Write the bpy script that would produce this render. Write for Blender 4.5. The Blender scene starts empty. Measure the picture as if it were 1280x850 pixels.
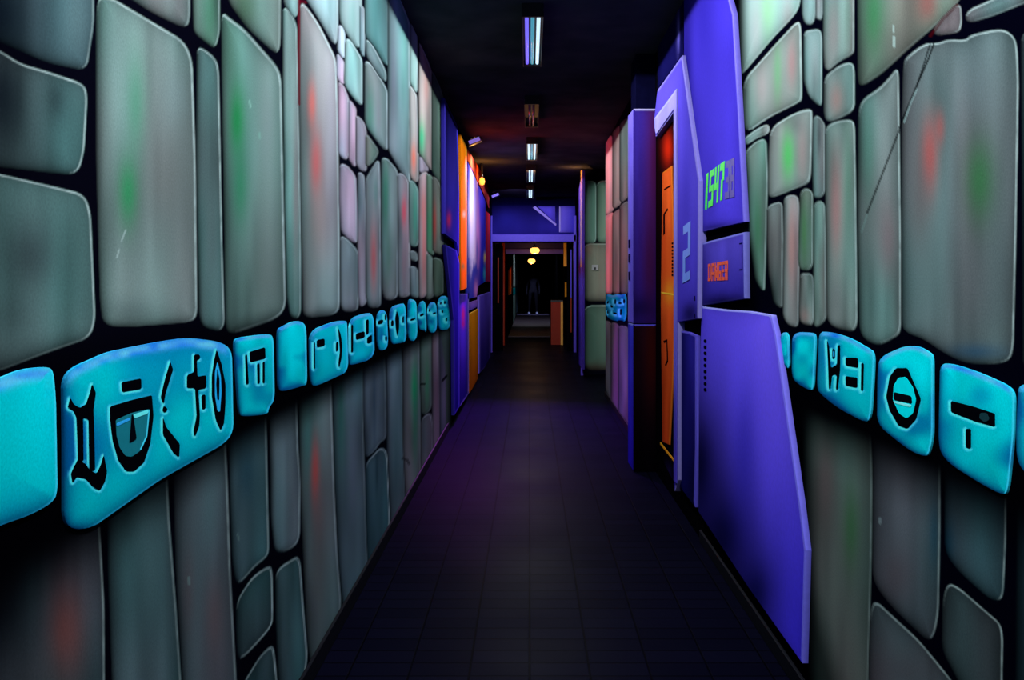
import bpy, math, random
import numpy as np
from mathutils import Vector
from mathutils.geometry import delaunay_2d_cdt

# ------------------------------------------------------------------ frame
F, VX, VY, H = 1100.0, 662.0, 352.0, 1.30      # focal length in px, vanishing point, eye height
XL, XR = -0.715, 0.86                          # left / right wall planes
CEIL = 2.86
ZE = 16.2                                      # distance of the portal
col = bpy.context.scene.collection
rng = random.Random(7)

def side(X, x, y):
    """photo pixel -> point on the plane x = X"""
    Z = F * X / (x - VX)
    return (X, Z, H + (VY - y) * Z / F)
def front(Y, x, y):
    """photo pixel -> point on the plane y = Y"""
    return ((x - VX) * Y / F, Y, H + (VY - y) * Y / F)

def lin(c):
    c = np.asarray(c, float) / 255.0
    return np.where(c <= 0.04045, c / 12.92, ((c + 0.055) / 1.055) ** 2.4)

# ------------------------------------------------------------------ materials
GAIN = 1.45        # paint reflectances are set for lamps of this relative strength
def mat(name, color=(0.5, 0.5, 0.5), rough=0.6, spec=0.3, attr=None, emit=None, estr=1.0, metal=0.0, noise=0.0, nscale=20.0, bump=0.0):
    m = bpy.data.materials.new(name); m.use_nodes = True
    nt = m.node_tree; N = nt.nodes; L = nt.links
    b = N['Principled BSDF']
    b.inputs['Roughness'].default_value = rough
    b.inputs['Metallic'].default_value = metal
    b.inputs['Specular IOR Level'].default_value = spec
    color = tuple(v / GAIN for v in color)
    b.inputs['Base Color'].default_value = (*color, 1)
    if spec < 0.05: b.inputs['IOR'].default_value = 1.01
    src = None
    if attr:
        a = N.new('ShaderNodeAttribute'); a.attribute_name = attr
        src = a.outputs['Color']
    if noise > 0:
        tc = N.new('ShaderNodeTexCoord')
        no = N.new('ShaderNodeTexNoise'); no.inputs['Scale'].default_value = nscale; no.inputs['Detail'].default_value = 6
        L.new(tc.outputs['Object'], no.inputs['Vector'])
        mr = N.new('ShaderNodeMapRange'); mr.inputs['From Min'].default_value = 0.25; mr.inputs['From Max'].default_value = 0.75
        mr.inputs['To Min'].default_value = 1 - noise; mr.inputs['To Max'].default_value = 1 + noise
        L.new(no.outputs['Fac'], mr.inputs['Value'])
        mx = N.new('ShaderNodeMix'); mx.data_type = 'RGBA'; mx.blend_type = 'MULTIPLY'; mx.inputs['Factor'].default_value = 1
        if src: L.new(src, mx.inputs['A'])
        else: mx.inputs['A'].default_value = (*color, 1)
        L.new(mr.outputs['Result'], mx.inputs['B'])
        src = mx.outputs['Result']
        if bump > 0:
            bp = N.new('ShaderNodeBump'); bp.inputs['Strength'].default_value = bump; bp.inputs['Distance'].default_value = 0.003
            L.new(no.outputs['Fac'], bp.inputs['Height']); L.new(bp.outputs['Normal'], b.inputs['Normal'])
    if src: L.new(src, b.inputs['Base Color'])
    if emit:
        b.inputs['Emission Color'].default_value = (*emit, 1); b.inputs['Emission Strength'].default_value = estr
    return m

M = {}
M['mural'] = mat('mural_paint', attr='paint', rough=0.9, spec=0.02, noise=0.13, nscale=220)
M['board'] = mat('board_paint', attr='paint', rough=0.7, spec=0.04, noise=0.06, nscale=60)
M['black'] = mat('black_paint', (0.002, 0.002, 0.004), rough=0.8, spec=0.03, noise=0.2)
M['navy'] = mat('navy_paint', (0.003, 0.003, 0.022), rough=0.8, spec=0.02, noise=0.2)
M['ceil'] = mat('ceiling_paint', (0.045, 0.048, 0.060), rough=0.95, spec=0.0, noise=0.35, nscale=3)
M['skirt'] = mat('skirting_paint', (0.003, 0.004, 0.009), rough=0.6, spec=0.06, noise=0.2)
M['violet'] = mat('violet_paint', tuple(lin((104, 84, 232))), rough=0.5, spec=0.2, noise=0.08)
M['violet_dk'] = mat('deep_violet_paint', tuple(lin((48, 36, 140))), rough=0.5, spec=0.2, noise=0.08)
M['orange'] = mat('orange_paint', tuple(lin((255, 110, 20))), rough=0.5, spec=0.2, noise=0.08)
M['bright_orange'] = mat('bright_orange_paint', (1.3, 0.75, 0.16), rough=0.5, spec=0.04, noise=0.05)
M['rust'] = mat('rust_red_paint', tuple(lin((165, 48, 16))), rough=0.5, spec=0.2, noise=0.08)
M['metal_dk'] = mat('dark_metal', (0.03, 0.03, 0.035), rough=0.35, spec=0.5, metal=0.6, noise=0.1)
M['plastic'] = mat('white_plastic', (0.75, 0.78, 0.8), rough=0.4, spec=0.4, noise=0.03)
M['cloth'] = mat('dark_cloth', (0.02, 0.02, 0.026), rough=0.9, spec=0.05, noise=0.2)
M['skin'] = mat('skin', (0.12, 0.08, 0.07), rough=0.6, spec=0.2, noise=0.05)
M['shoe'] = mat('shoe_white', (0.75, 0.82, 0.95), rough=0.5, spec=0.3, noise=0.03)

# ------------------------------------------------------------------ object helpers
def link(o, parent=None):
    col.objects.link(o)
    if parent: o.parent = parent
    return o
def tag(o, label=None, cat=None, group=None, kind=None):
    if label: o['label'] = label
    if cat: o['category'] = cat
    if group: o['group'] = group
    if kind: o['kind'] = kind
    return o
def empty(name, loc):
    o = bpy.data.objects.new(name, None); o.empty_display_size = 0.1; o.location = loc
    return link(o)
def mesh_obj(name, verts, faces, m, parent=None, cols=None, smooth=False, origin=None):
    """verts in world space; origin = where the object's own origin goes"""
    V = np.asarray(verts, float)
    if origin is None:
        origin = np.array([V[:, 0].mean(), V[:, 1].mean(), V[:, 2].min()]) if not parent else np.array(parent.matrix_world.translation)
    if parent:
        po = np.array(ORIG[parent.name]); o0 = V.mean(0); loc = o0 - po
    else:
        o0 = np.asarray(origin, float); loc = o0
    me = bpy.data.meshes.new(name)
    me.from_pydata((V - o0).tolist(), [], faces if isinstance(faces, list) else faces.tolist())
    if cols is not None:
        a = me.attributes.new('paint', 'FLOAT_COLOR', 'POINT')
        c4 = np.ones((len(V), 4), np.float32); c4[:, :3] = cols
        a.data.foreach_set('color', c4.ravel())
    me.materials.append(m)
    if smooth: me.polygons.foreach_set('use_smooth', [True] * len(me.polygons))
    o = bpy.data.objects.new(name, me); o.location = loc
    link(o, parent); ORIG[o.name] = tuple(o0)
    return o
ORIG = {}
def mk_empty(name, loc):
    e = empty(name, loc); ORIG[e.name] = tuple(loc); return e

class MB:
    """collects simple shapes in world space"""
    def __init__(s): s.v, s.f = [], []
    def add(s, v, f):
        n = len(s.v); s.v += [tuple(p) for p in v]; s.f += [tuple(i + n for i in q) for q in f]; return s
    def box(s, x0, x1, y0, y1, z0, z1):
        v = [(x, y, z) for x in (x0, x1) for y in (y0, y1) for z in (z0, z1)]
        return s.add(v, [(0, 1, 3, 2), (4, 6, 7, 5), (0, 4, 5, 1), (2, 3, 7, 6), (0, 2, 6, 4), (1, 5, 7, 3)])
    def bbox(s, x0, x1, y0, y1, z0, z1, b=0.004):
        """box with chamfered long edges along its longest axis"""
        d = [x1 - x0, y1 - y0, z1 - z0]; k = d.index(max(d))
        lo = [x0, y0, z0]; hi = [x1, y1, z1]; i, j = [a for a in range(3) if a != k]
        pr = [(lo[i] + b, lo[j]), (hi[i] - b, lo[j]), (hi[i], lo[j] + b), (hi[i], hi[j] - b), (hi[i] - b, hi[j]), (lo[i] + b, hi[j]), (lo[i], hi[j] - b), (lo[i], lo[j] + b)]
        v = []
        for e in (lo[k], hi[k]):
            for p in pr:
                q = [0, 0, 0]; q[i], q[j], q[k] = p[0], p[1], e; v.append(tuple(q))
        f = [tuple(range(7, -1, -1)), tuple(range(8, 16))] + [(a, (a + 1) % 8, (a + 1) % 8 + 8, a + 8) for a in range(8)]
        return s.add(v, f)
    def cyl(s, p0, p1, r0, r1=None, n=16):
        r1 = r0 if r1 is None else r1
        p0, p1 = Vector(p0), Vector(p1); d = (p1 - p0).normalized()
        a = d.orthogonal().normalized(); b = d.cross(a); v = []
        for p, r in ((p0, r0), (p1, r1)):
            for k in range(n):
                t = 2 * math.pi * k / n; v.append(tuple(p + a * math.cos(t) * r + b * math.sin(t) * r))
        return s.add(v, [tuple(range(n - 1, -1, -1)), tuple(range(n, 2 * n))] + [(k, (k + 1) % n, (k + 1) % n + n, k + n) for k in range(n)])
    def lathe(s, c, prof, n=20):
        v, f = [], []
        for (r, z) in prof:
            for k in range(n):
                t = 2 * math.pi * k / n; v.append((c[0] + r * math.cos(t), c[1] + r * math.sin(t), c[2] + z))
        for i in range(len(prof) - 1):
            for k in range(n):
                f.append((i * n + k, i * n + (k + 1) % n, (i + 1) * n + (k + 1) % n, (i + 1) * n + k))
        f.append(tuple(range(n - 1, -1, -1))); f.append(tuple(range((len(prof) - 1) * n, len(prof) * n)))
        return s.add(v, f)
    def build(s, name, m, parent=None, smooth=False, origin=None):
        return mesh_obj(name, s.v, s.f, m, parent, smooth=smooth, origin=origin)

# ------------------------------------------------------------------ 2-D painting in mural coordinates
def chaikin(P, it=2, cut=7.0):
    P = [tuple(map(float, p)) for p in P]
    for _ in range(it):
        Q = []
        for i in range(len(P)):
            a, b = P[i], P[(i + 1) % len(P)]
            L = math.hypot(b[0] - a[0], b[1] - a[1]); t = min(0.25, cut / (1 + _) / max(L, 1e-6))
            Q.append((a[0] + (b[0] - a[0]) * t, a[1] + (b[1] - a[1]) * t)); Q.append((b[0] + (a[0] - b[0]) * t, b[1] + (a[1] - b[1]) * t))
        P = Q
    return P
def area2(P): return sum(P[i][0] * P[(i + 1) % len(P)][1] - P[(i + 1) % len(P)][0] * P[i][1] for i in range(len(P)))

def sdf(P, X, Y):
    """signed distance (+ inside), outward normal of the nearest edge"""
    P = np.array(P, float); 
    if area2(P) < 0: P = P[::-1]
    best = np.full(X.shape, 1e18); nx = np.zeros_like(X); ny = np.zeros_like(X); ins = np.zeros(X.shape, bool)
    for i in range(len(P)):
        a, b = P[i], P[(i + 1) % len(P)]
        ex, ey = b - a; L2 = ex * ex + ey * ey
        if L2 < 1e-12: continue
        t = np.clip(((X - a[0]) * ex + (Y - a[1]) * ey) / L2, 0, 1)
        dx = X - a[0] - t * ex; dy = Y - a[1] - t * ey; d = dx * dx + dy * dy
        m = d < best; best = np.where(m, d, best)
        l = math.sqrt(L2); nx = np.where(m, ey / l, nx); ny = np.where(m, -ex / l, ny)
        c = (a[1] > Y) != (b[1] > Y)
        if a[1] != b[1]:
            ins ^= c & (X < (b[0] - a[0]) * (Y - a[1]) / (b[1] - a[1]) + a[0])
    d = np.sqrt(best)
    return np.where(ins, d, -d), nx, ny

def sm(a, b, x):
    t = np.clip((x - a) / (b - a), 0, 1); return t * t * (3 - 2 * t)
def vnoise(x, y, seed=0):
    xi = np.floor(x); yi = np.floor(y); fx = x - xi; fy = y - yi
    fx = fx * fx * (3 - 2 * fx); fy = fy * fy * (3 - 2 * fy)
    def h(a, b):
        s = np.sin(a * 127.1 + b * 311.7 + seed * 74.7) * 43758.5453; return s - np.floor(s)
    return (h(xi, yi) * (1 - fx) + h(xi + 1, yi) * fx) * (1 - fy) + (h(xi, yi + 1) * (1 - fx) + h(xi + 1, yi + 1) * fx) * fy

RED, GRN, PNK, BLU = (235, 120, 110), (30, 165, 95), (190, 160, 185), (60, 130, 165)
HL = np.array(lin((214, 240, 240)))
def paint_stones(X, Y, stones, line=1.0):
    C = np.zeros(X.shape + (3,)); C[:] = lin((5, 5, 16))
    for k, st in enumerate(stones):
        A = np.array(st['p'], float); ww = min(np.ptp(A[:, 0]), np.ptp(A[:, 1])); P = chaikin(st['p'], 2, min(7.0, 1.0 + 0.10 * ww)); A = np.array(P)
        x0, y0 = A.min(0) - 3; x1, y1 = A.max(0) + 3
        m = (X > x0) & (X < x1) & (Y > y0) & (Y < y1)
        if not m.any(): continue
        xs, ys = X[m], Y[m]
        d, nx, ny = sdf(P, xs, ys)
        w = min(x1 - x0, y1 - y0); w = min(w, 90)
        d = d + (0.3 + 0.9 * (1 - min(max((w - 12) / 40, 0), 1)))
        a = sm(-1.2, 0.0, d)[:, None]
        base = np.tile(lin(st['c']), (len(xs), 1))
        # streaky airbrushed body
        n1 = vnoise(xs / (w * 0.22 + 2) + k * 3.1, ys / (w * 1.1 + 25) + k, k)
        n2 = vnoise(xs / (w * 0.55 + 3) + k * 1.7, ys / (w * 1.3 + 30) + k * 2, k + 9)
        n3 = vnoise(xs / (w * 0.09 + 1.2) + k * 5.3, ys / (w * 0.8 + 30) + k, k + 57)
        v = (0.72 + 0.62 * n1 + 0.40 * (n2 - 0.5) + 0.22 * (n3 - 0.5)) * 1.12
        hue = vnoise(xs / (w * 0.4 + 3) + 5, ys / (w * 1.5 + 40) + 2 + k, k + 31)[:, None]
        tint = np.array([1.16, 0.93, 0.98]) * hue + np.array([0.74, 1.10, 1.06]) * (1 - hue)
        body = base * v[:, None] * tint
        for (bx, by, rx, ry, c, al) in st.get('b', []):
            g = al * np.exp(-((xs - bx) / rx) ** 2 - ((ys - by) / ry) ** 2)
            body = body * (1 - g[:, None]) + lin(c) * g[:, None]
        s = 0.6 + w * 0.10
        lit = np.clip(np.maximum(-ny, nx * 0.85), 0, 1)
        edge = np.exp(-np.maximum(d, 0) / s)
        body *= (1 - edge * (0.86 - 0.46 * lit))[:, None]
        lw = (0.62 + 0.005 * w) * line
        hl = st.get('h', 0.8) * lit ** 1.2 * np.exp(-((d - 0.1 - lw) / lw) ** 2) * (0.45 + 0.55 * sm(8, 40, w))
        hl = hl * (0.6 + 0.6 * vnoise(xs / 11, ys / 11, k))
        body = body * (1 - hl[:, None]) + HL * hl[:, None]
        C[m] = C[m] * (1 - a) + body * a
    return C
def paint_lines(X, Y, C, lines):
    for (pts, wd, c, al) in lines:
        best = np.full(X.shape, 1e18)
        for a, b in zip(pts[:-1], pts[1:]):
            ex, ey = b[0] - a[0], b[1] - a[1]; t = np.clip(((X - a[0]) * ex + (Y - a[1]) * ey) / (ex * ex + ey * ey), 0, 1)
            best = np.minimum(best, (X - a[0] - t * ex) ** 2 + (Y - a[1] - t * ey) ** 2)
        g = (al * (1 - sm(wd * 0.5, wd * 0.5 + 0.9, np.sqrt(best))))[..., None]
        C[:] = C * (1 - g) + lin(c) * g
    return C

def grid_wall(name, X, xa, xb, step, ytop, ybot, nrow, painter, m, parent=None, K=1.0):
    K = K * GAIN
    xs = np.arange(xa, xb + step * 0.5, step); t = np.linspace(0, 1, nrow)
    Zc = F * X / (xs - VX)
    yt = np.maximum(VY - (CEIL - H) * F / Zc, ytop); yb = np.minimum(VY + H * F / Zc, ybot)
    PX = np.repeat(xs[:, None], nrow, 1); PY = yt[:, None] * (1 - t) + yb[:, None] * t
    C = painter(PX, PY) / K
    ZZ = F * X / (PX - VX)
    V = np.stack([np.full_like(PX, X), ZZ, H + (VY - PY) * ZZ / F], -1).reshape(-1, 3)
    i = np.arange(len(xs) - 1)[:, None] * nrow + np.arange(nrow - 1)[None, :]
    Fc = np.stack([i, i + 1, i + 1 + nrow, i + nrow], -1).reshape(-1, 4)
    if X < 0: Fc = Fc[:, ::-1]
    return mesh_obj(name, V, Fc, m, parent, cols=np.clip(C.reshape(-1, 3), 0.0003, 0.95))

def plate(name, proj, nrm, poly, thick, spacing, painter, m, parent=None, K=1.0, smooth=2, origin=None):
    """solid plate: outline in mural coordinates, its painted front on proj(), its sides going back by thick along -nrm"""
    K = K * GAIN
    P = chaikin(poly, smooth, 7.0 if smooth > 1 else 1.5) if smooth else [tuple(map(float, p)) for p in poly]
    if area2(P) < 0: P = P[::-1]
    Q = []
    for i in range(len(P)):
        a, b = P[i], P[(i + 1) % len(P)]; L = math.hypot(b[0] - a[0], b[1] - a[1]); n = max(1, int(L / spacing))
        for k in range(n): Q.append((a[0] + (b[0] - a[0]) * k / n, a[1] + (b[1] - a[1]) * k / n))
    A = np.array(Q); nb = len(Q)
    gx, gy = np.meshgrid(np.arange(A[:, 0].min(), A[:, 0].max(), spacing), np.arange(A[:, 1].min(), A[:, 1].max(), spacing))
    gx = gx.ravel(); gy = gy.ravel(); pts = list(Q)
    nxt = np.roll(A, -1, 0) - A; prv = A - np.roll(A, 1, 0)
    nn = np.stack([-nxt[:, 1], nxt[:, 0]], 1) / np.linalg.norm(nxt, axis=1)[:, None] + np.stack([-prv[:, 1], prv[:, 0]], 1) / np.linalg.norm(prv, axis=1)[:, None]
    nn /= np.maximum(np.linalg.norm(nn, axis=1), 1e-6)[:, None]
    used = 0.0; big = min(np.ptp(A[:, 0]), np.ptp(A[:, 1])) > 9
    if big:
        for rr in (0.7, 1.5, 2.4, 3.4):
            B = A + nn * rr; d, _, _ = sdf(P, B[:, 0], B[:, 1]); B = B[d > rr * 0.93]; pts += [tuple(p) for p in B.tolist()]; used = rr
    if len(gx):
        d, _, _ = sdf(P, gx, gy); k = d > used + spacing * 0.5; pts += list(zip(gx[k].tolist(), gy[k].tolist()))
    r = delaunay_2d_cdt([Vector(p) for p in pts], [(i, (i + 1) % nb) for i in range(nb)], [tuple(range(nb))], 1, 1e-5)
    pv = np.array([tuple(v) for v in r[0]]); faces = [tuple(f) for f in r[2]]
    C = painter(pv[:, 0], pv[:, 1]) / K
    W = np.array([proj(x, y) for x, y in pv])
    back = [proj(x, y) for x, y in Q]
    bk = np.array(back) - np.array(nrm) * thick
    fr = np.array(back); n0 = len(W)
    V = np.vstack([W, fr, bk]); cf = painter(A[:, 0], A[:, 1]) / K
    C = np.vstack([C, cf, cf * 0.6])
    # orientation of the front
    if faces:
        f = faces[0]; n = np.cross(W[f[1]] - W[f[0]], W[f[2]] - W[f[0]])
        if np.dot(n, nrm) < 0: faces = [g[::-1] for g in faces]
    sf = [(n0 + i, n0 + (i + 1) % nb, n0 + nb + (i + 1) % nb, n0 + nb + i) for i in range(nb)]
    return mesh_obj(name, V, faces + sf, m, parent, cols=np.clip(C, 0.0003, 0.97), origin=origin)

def flat(c):
    return lambda X, Y: np.tile(lin(c), (len(X), 1))

# ------------------------------------------------------------------ the stones of the left mural (outlines read off the wall)
G1, G2, G3 = (120, 146, 143), (136, 158, 158), (158, 172, 176)
def S(p, c=G1, b=(), h=0.8): return dict(p=p, c=c, b=list(b), h=h)
left_stones = [
 S([(-300,-300),(116,-300),(117,30),(108,88),(60,78),(0,52),(-300,-60)], (70,98,104), [(0,20,55,90,(12,20,34),.9),(95,20,20,50,(110,140,145),.5)], .35),
 S([(-300,-40),(0,63),(25,80),(60,90),(104,105),(109,118),(105,190),(97,218),(60,215),(0,208),(-300,195)], (82,106,108), [(0,120,35,70,(16,26,38),.85),(70,125,14,30,(35,45,52),.6)], .9),
 S([(-300,170),(0,218),(60,232),(105,243),(113,265),(119,400),(112,422),(60,440),(0,463),(-300,530)], (100,128,128), [(38,320,34,45,(60,72,78),.7),(15,395,30,30,(70,88,92),.4)], .9),
 S([(125,-5),(140,-2),(190,28),(230,52),(240,75),(244,200),(246,395),(238,402),(160,408),(130,406),(126,380),(121,200),(121,10)], (126,152,148), [(160,240,12,42,GRN,.75),(170,130,12,60,(70,165,125),.6),(205,220,22,60,(120,120,120),.5),(220,120,18,40,(145,170,172),.5),(160,390,40,18,(80,100,102),.4)], .9),
 S([(120,-300),(236,-300),(237,25),(232,35),(190,15),(160,-5),(120,-40)], (112,128,126), [(225,10,12,30,(135,130,135),.6)], .4),
 S([(247,60),(255,62),(270,75),(273,90),(277,300),(280,405),(275,413),(255,408),(250,395),(246,200)], (92,116,116), (), .9),
 S([(242,-300),(275,-300),(274,40),(269,60),(258,52),(243,40),(242,-10)], (100,128,118), [(262,20,8,40,(70,140,105),.5)], .5),
 S([(277,15),(287,24),(305,37),(327,62),(347,85),(351,100),(354,250),(357,385),(345,398),(290,417),(283,410),(280,200)], (122,148,142), [(296,150,10,45,(20,160,80),.85),(300,235,10,45,(40,160,105),.6),(285,60,14,60,(75,125,95),.5),(335,150,10,60,(150,168,170),.5)], .9),
 S([(275,-300),(352,-300),(350,55),(347,66),(340,62),(310,35),(285,0)], (128,146,140), [(305,10,16,30,(80,125,90),.6)], .3),
 S([(355,9),(364,18),(370,33),(372,120),(375,290),(375,390),(372,397),(364,394),(360,370),(357,250),(355,100)], (128,158,154), [(370,250,4,90,(160,125,130),.45)], .7),
 S([(355,-300),(374,-300),(372,15),(368,22),(356,4)], (122,150,150), (), .3),
 S([(375,4),(382,7),(398,30),(412,58),(420,75),(422,150),(424,300),(424,385),(420,391),(412,394),(380,397),(377,300),(374,100)], (150,158,158), [(390,130,5,26,(240,120,110),.75),(395,205,7,38,(225,105,105),.8),(398,280,12,50,(165,135,130),.5),(415,180,8,110,(188,188,205),.5),(385,350,12,60,(105,125,120),.5)], .9),
 S([(378,-300),(422,-300),(422,30),(421,52),(417,55),(400,25),(385,2),(379,-10)], (158,170,176), (), .3),
 S([(424,-300),(451,-300),(451,15),(450,55),(446,60),(436,45),(427,30),(425,15)], (140,166,166), [(440,20,6,30,(100,165,155),.4)], .3),
 S([(424,33),(427,34),(430,42),(430,70),(428,71),(423,63)], (170,178,190)),
 S([(422,68),(429,78),(429.5,103),(427,104),(422,96)], (178,168,188)),
 S([(432.5,50),(437,50),(447,66),(452,75),(452,132),(441,120),(431,105)], (150,172,172), [(448,90,3,30,(110,140,135),.5)]),
 S([(451,8),(454,10),(455,50),(454,70),(451,60)], (120,140,146)),
 S([(424,103),(429,108),(435,124),(436,190),(433,198),(430,198),(424,191)], (184,168,188)),
 S([(437,126),(444,136),(444,200),(443,208),(437,198)], (184,166,186)),
 S([(446,145),(454,153),(457,164),(457,213),(452,213),(446,204)], (174,158,172)),
 S([(458,168),(473,189),(467,200),(458,208)], (112,120,112), (), .4),
 S([(457,76),(465,82),(480,106),(484,115),(484,188),(478,184),(460,160),(457,150)], (130,156,152), [(463,140,4,28,(80,160,130),.5),(473,150,4,30,(150,140,150),.5)]),
 S([(458,50),(463,53),(473,71),(482,90),(482,102),(476,97),(459,70)], (118,146,146)),
 S([(455,-300),(485,-300),(485,80),(481,80),(470,60),(457,45)], (100,138,138), (), .3),
 S([(486,-300),(499,-6),(506,15),(512,30),(512,130),(511,190),(512,230),(505,220),(486,187)], (124,150,152), [(505,60,4,70,(110,170,160),.5),(492,100,4,60,(145,145,165),.5)], .6),
 S([(514,30),(520,42),(521,112),(519,114),(514,102)], (130,156,152)),
 S([(513,108),(520,120),(522,190),(522,225),(518,227),(513,218)], (150,152,148), [(517,198,3,18,(245,125,100),.9)]),
 S([(524,54),(531,68),(539,90),(540,213),(532,203),(524,190)], (160,156,150), [(527,172,4,20,(60,215,150),.85),(533,110,3,20,(190,130,120),.6),(536,190,3,20,(185,160,160),.6)]),
 S([(525,196),(535,212),(531,214),(525,215)], (170,160,175), (), .4),
 S([(541,90),(548,105),(554,125),(554,225),(553,232),(546,222),(541,213)], (84,108,98), (), .3),
 S([(426,205),(434,208),(444,221),(446,300),(444,303),(438,300),(427,289),(425,250)], (172,164,182)),
 S([(426,295),(434,300),(447,314),(448,360),(447,385),(443,388),(431,389),(427,382),(426,330)], (140,156,160)),
 S([(448.5,216),(454,219),(455,234),(457,300),(457,378),(451,383),(449,370),(448,300)], (156,156,166)),
 S([(458,225),(465,212),(473,200),(474,220),(475,300),(475,383),(462,384),(458,370)], (132,138,140), [(467,325,4,38,(215,95,95),.75),(470,240,3,20,(80,150,135),.5)]),
 S([(478,198),(484,199),(488,204),(496,213),(497,300),(496,372),(482.6,375),(479,363),(477,280)], (128,140,138), [(482,240,4,45,(60,150,115),.7),(485,320,5,40,(85,130,105),.5)]),
 S([(497.7,217),(505,219),(510,228),(511,300),(512,368.5),(500.5,372),(498.6,361),(498,300)], (150,144,150), [(505,265,3,18,(235,85,105),.85),(505,330,3,30,(165,125,140),.5)]),
 S([(512,227),(516,227),(522,238),(523,300),(520,308),(513,306)], (112,148,140), [(519,270,3,35,(50,170,140),.6)]),
 S([(513,314),(520,316),(521,326),(514,324)], (120,140,140)),
 S([(513,333),(521,336),(522,372),(514,369)], (118,140,142)),
 S([(525,221),(529,217),(533.5,216),(534,300),(533,366),(529,371),(525,372)], (190,165,170), [(530,300,3,60,(240,120,110),.7),(529,260,3,20,(235,130,125),.5)]),
 S([(534.5,218),(540,222),(541,318),(538,316),(534.5,313)], (110,140,120), [(537,285,2.5,22,(60,175,110),.6)], .4),
 S([(534.5,318),(539,322),(541,330),(541,370),(534.5,374)], (130,150,140), (), .5),
 S([(541.5,221),(547,226),(552,238),(554,300),(553,318),(542,314)], (110,120,112), [(543,280,2.5,25,(225,85,75),.8)], .4),
 S([(542,322),(552,326),(554,340),(554,366),(543,371)], (92,118,102), (), .5),
 S([(555,230),(561,250),(563,310),(563,364),(556,366)], (40,56,52), (), .1),
 # below the band
 S([(-300,700),(60,670),(120,680),(127,700),(130,760),(132,1150),(-300,1150)], (78,90,98), [(82,790,22,60,(150,85,80),.75),(0,760,55,90,(10,24,34),.8),(60,850,40,40,(90,96,100),.4)], .6),
 S([(135,690),(190,630),(207,625),(211,645),(220,760),(226,850),(240,1150),(150,1150),(141,850),(136,720)], (86,110,116), [(190,720,16,60,(95,130,136),.5)], .45),
 S([(216,600),(280,565),(284,600),(288,720),(295,850),(312,1150),(240,1150),(229,850),(221,720)], (100,108,116), [(262,640,10,50,(95,128,134),.6),(268,770,12,50,(128,98,102),.5),(235,740,9,60,(118,98,104),.5)], .5),
 S([(286,548),(332,522),(334,600),(336,690),(332,697),(318,708),(303,726),(296,728),(291,700),(288,620)], (72,100,106), [(308,590,14,40,(25,70,88),.6)], .6),
 S([(337,560),(345,528),(370,512),(372,560),(375,600),(374,672),(368,683),(352,690),(344,686),(340,650)], (106,126,132), (), .5),
 S([(296,752),(306,735),(317,720),(337,707),(340,715),(341,767),(340,782),(325,800),(306,820),(298,823),(296,790)], (64,88,92), (), 1.0),
 S([(345,717),(352,708),(362,702),(371,696),(375,704),(379,760),(384,820),(380,850),(372,875),(355,900),(349,850),(346,780)], (78,106,110), (), 1.0),
 S([(303,856),(325,820),(340,806),(343,818),(346,850),(350,900),(320,1150),(310,1000)], (60,84,88), (), 1.0),
 S([(374,505),(410,492),(413,505),(417,600),(421,690),(426,752),(424,770),(392,840),(388,822),(385,800),(380,700),(376,600)], (110,124,124), [(394,590,5,36,(220,85,80),.85),(398,640,9,50,(140,105,105),.5),(384,550,6,40,(80,150,145),.5),(398,720,9,50,(118,120,118),.5)], .5),
 S([(416,490),(450,472),(453,480),(455,580),(459,699),(456,720),(430,760),(424,700),(419,600)], (94,120,126), [(426,530,6,60,(35,120,100),.6),(441,590,5,60,(110,122,140),.6)], .2),
 S([(455,470),(480,455),(482,500),(482,548),(474,553),(469,562),(457,572),(455,520)], (92,118,126), [(468,500,2,60,(50,80,100),.5)], .2),
 S([(458,579),(468,568),(474,561),(481,562),(484,572),(487,652),(484,670),(461,710),(458,640)], (74,108,116), [(471,590,2,30,(30,60,70),.6)], .9),
 S([(484,452),(500,440),(503,500),(506,622),(504,636),(489,662),(485,560)], (100,124,132), (), .2),
 S([(504,445),(523,430),(524,480),(525,590),(524,604),(508,630),(505,560)], (120,130,134), [(518,485,4,26,(20,190,120),.85),(519,530,4,60,(40,150,110),.6)], .3),
 S([(526,430),(540,425),(539,505),(536,514),(528,518),(526,480)], (96,126,116), [(534,480,3,30,(50,160,105),.6)], .2),
 S([(527,530),(530,521),(538,517),(540,530),(540,562),(539,580),(527,600)], (118,124,128), (), .8),
 S([(541,424),(549,422),(549,545),(548,560),(542,575)], (122,118,122), [(545,500,2,60,(135,115,125),.5)], .2),
 S([(550,422),(562,418),(563,520),(563,535),(551,555)], (92,104,106), (), .2),
]
def lift(stones, X0, sgn, top, to, ymin):
    """carry the upper ends of the stones under the band up behind it"""
    for st in stones:
        Q = []
        if min(p[1] for p in st['p']) < ymin or not any(abs((p[1] - VY) / (p[0] - VX)) < top for p in st['p'] if p[0] != VX): continue
        for (x, y) in st['p']:
            rr = (y - VY) / max(sgn * (x - VX), 1)
            lim = top + (0.03 if sgn < 0 and x > 520 else 0)
            Q.append((x, VY + to * sgn * (x - VX)) if rr < lim else (x, y))
        st['p'] = Q
lift(left_stones, 0, -1, 0.645, 0.44, 405)
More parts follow.
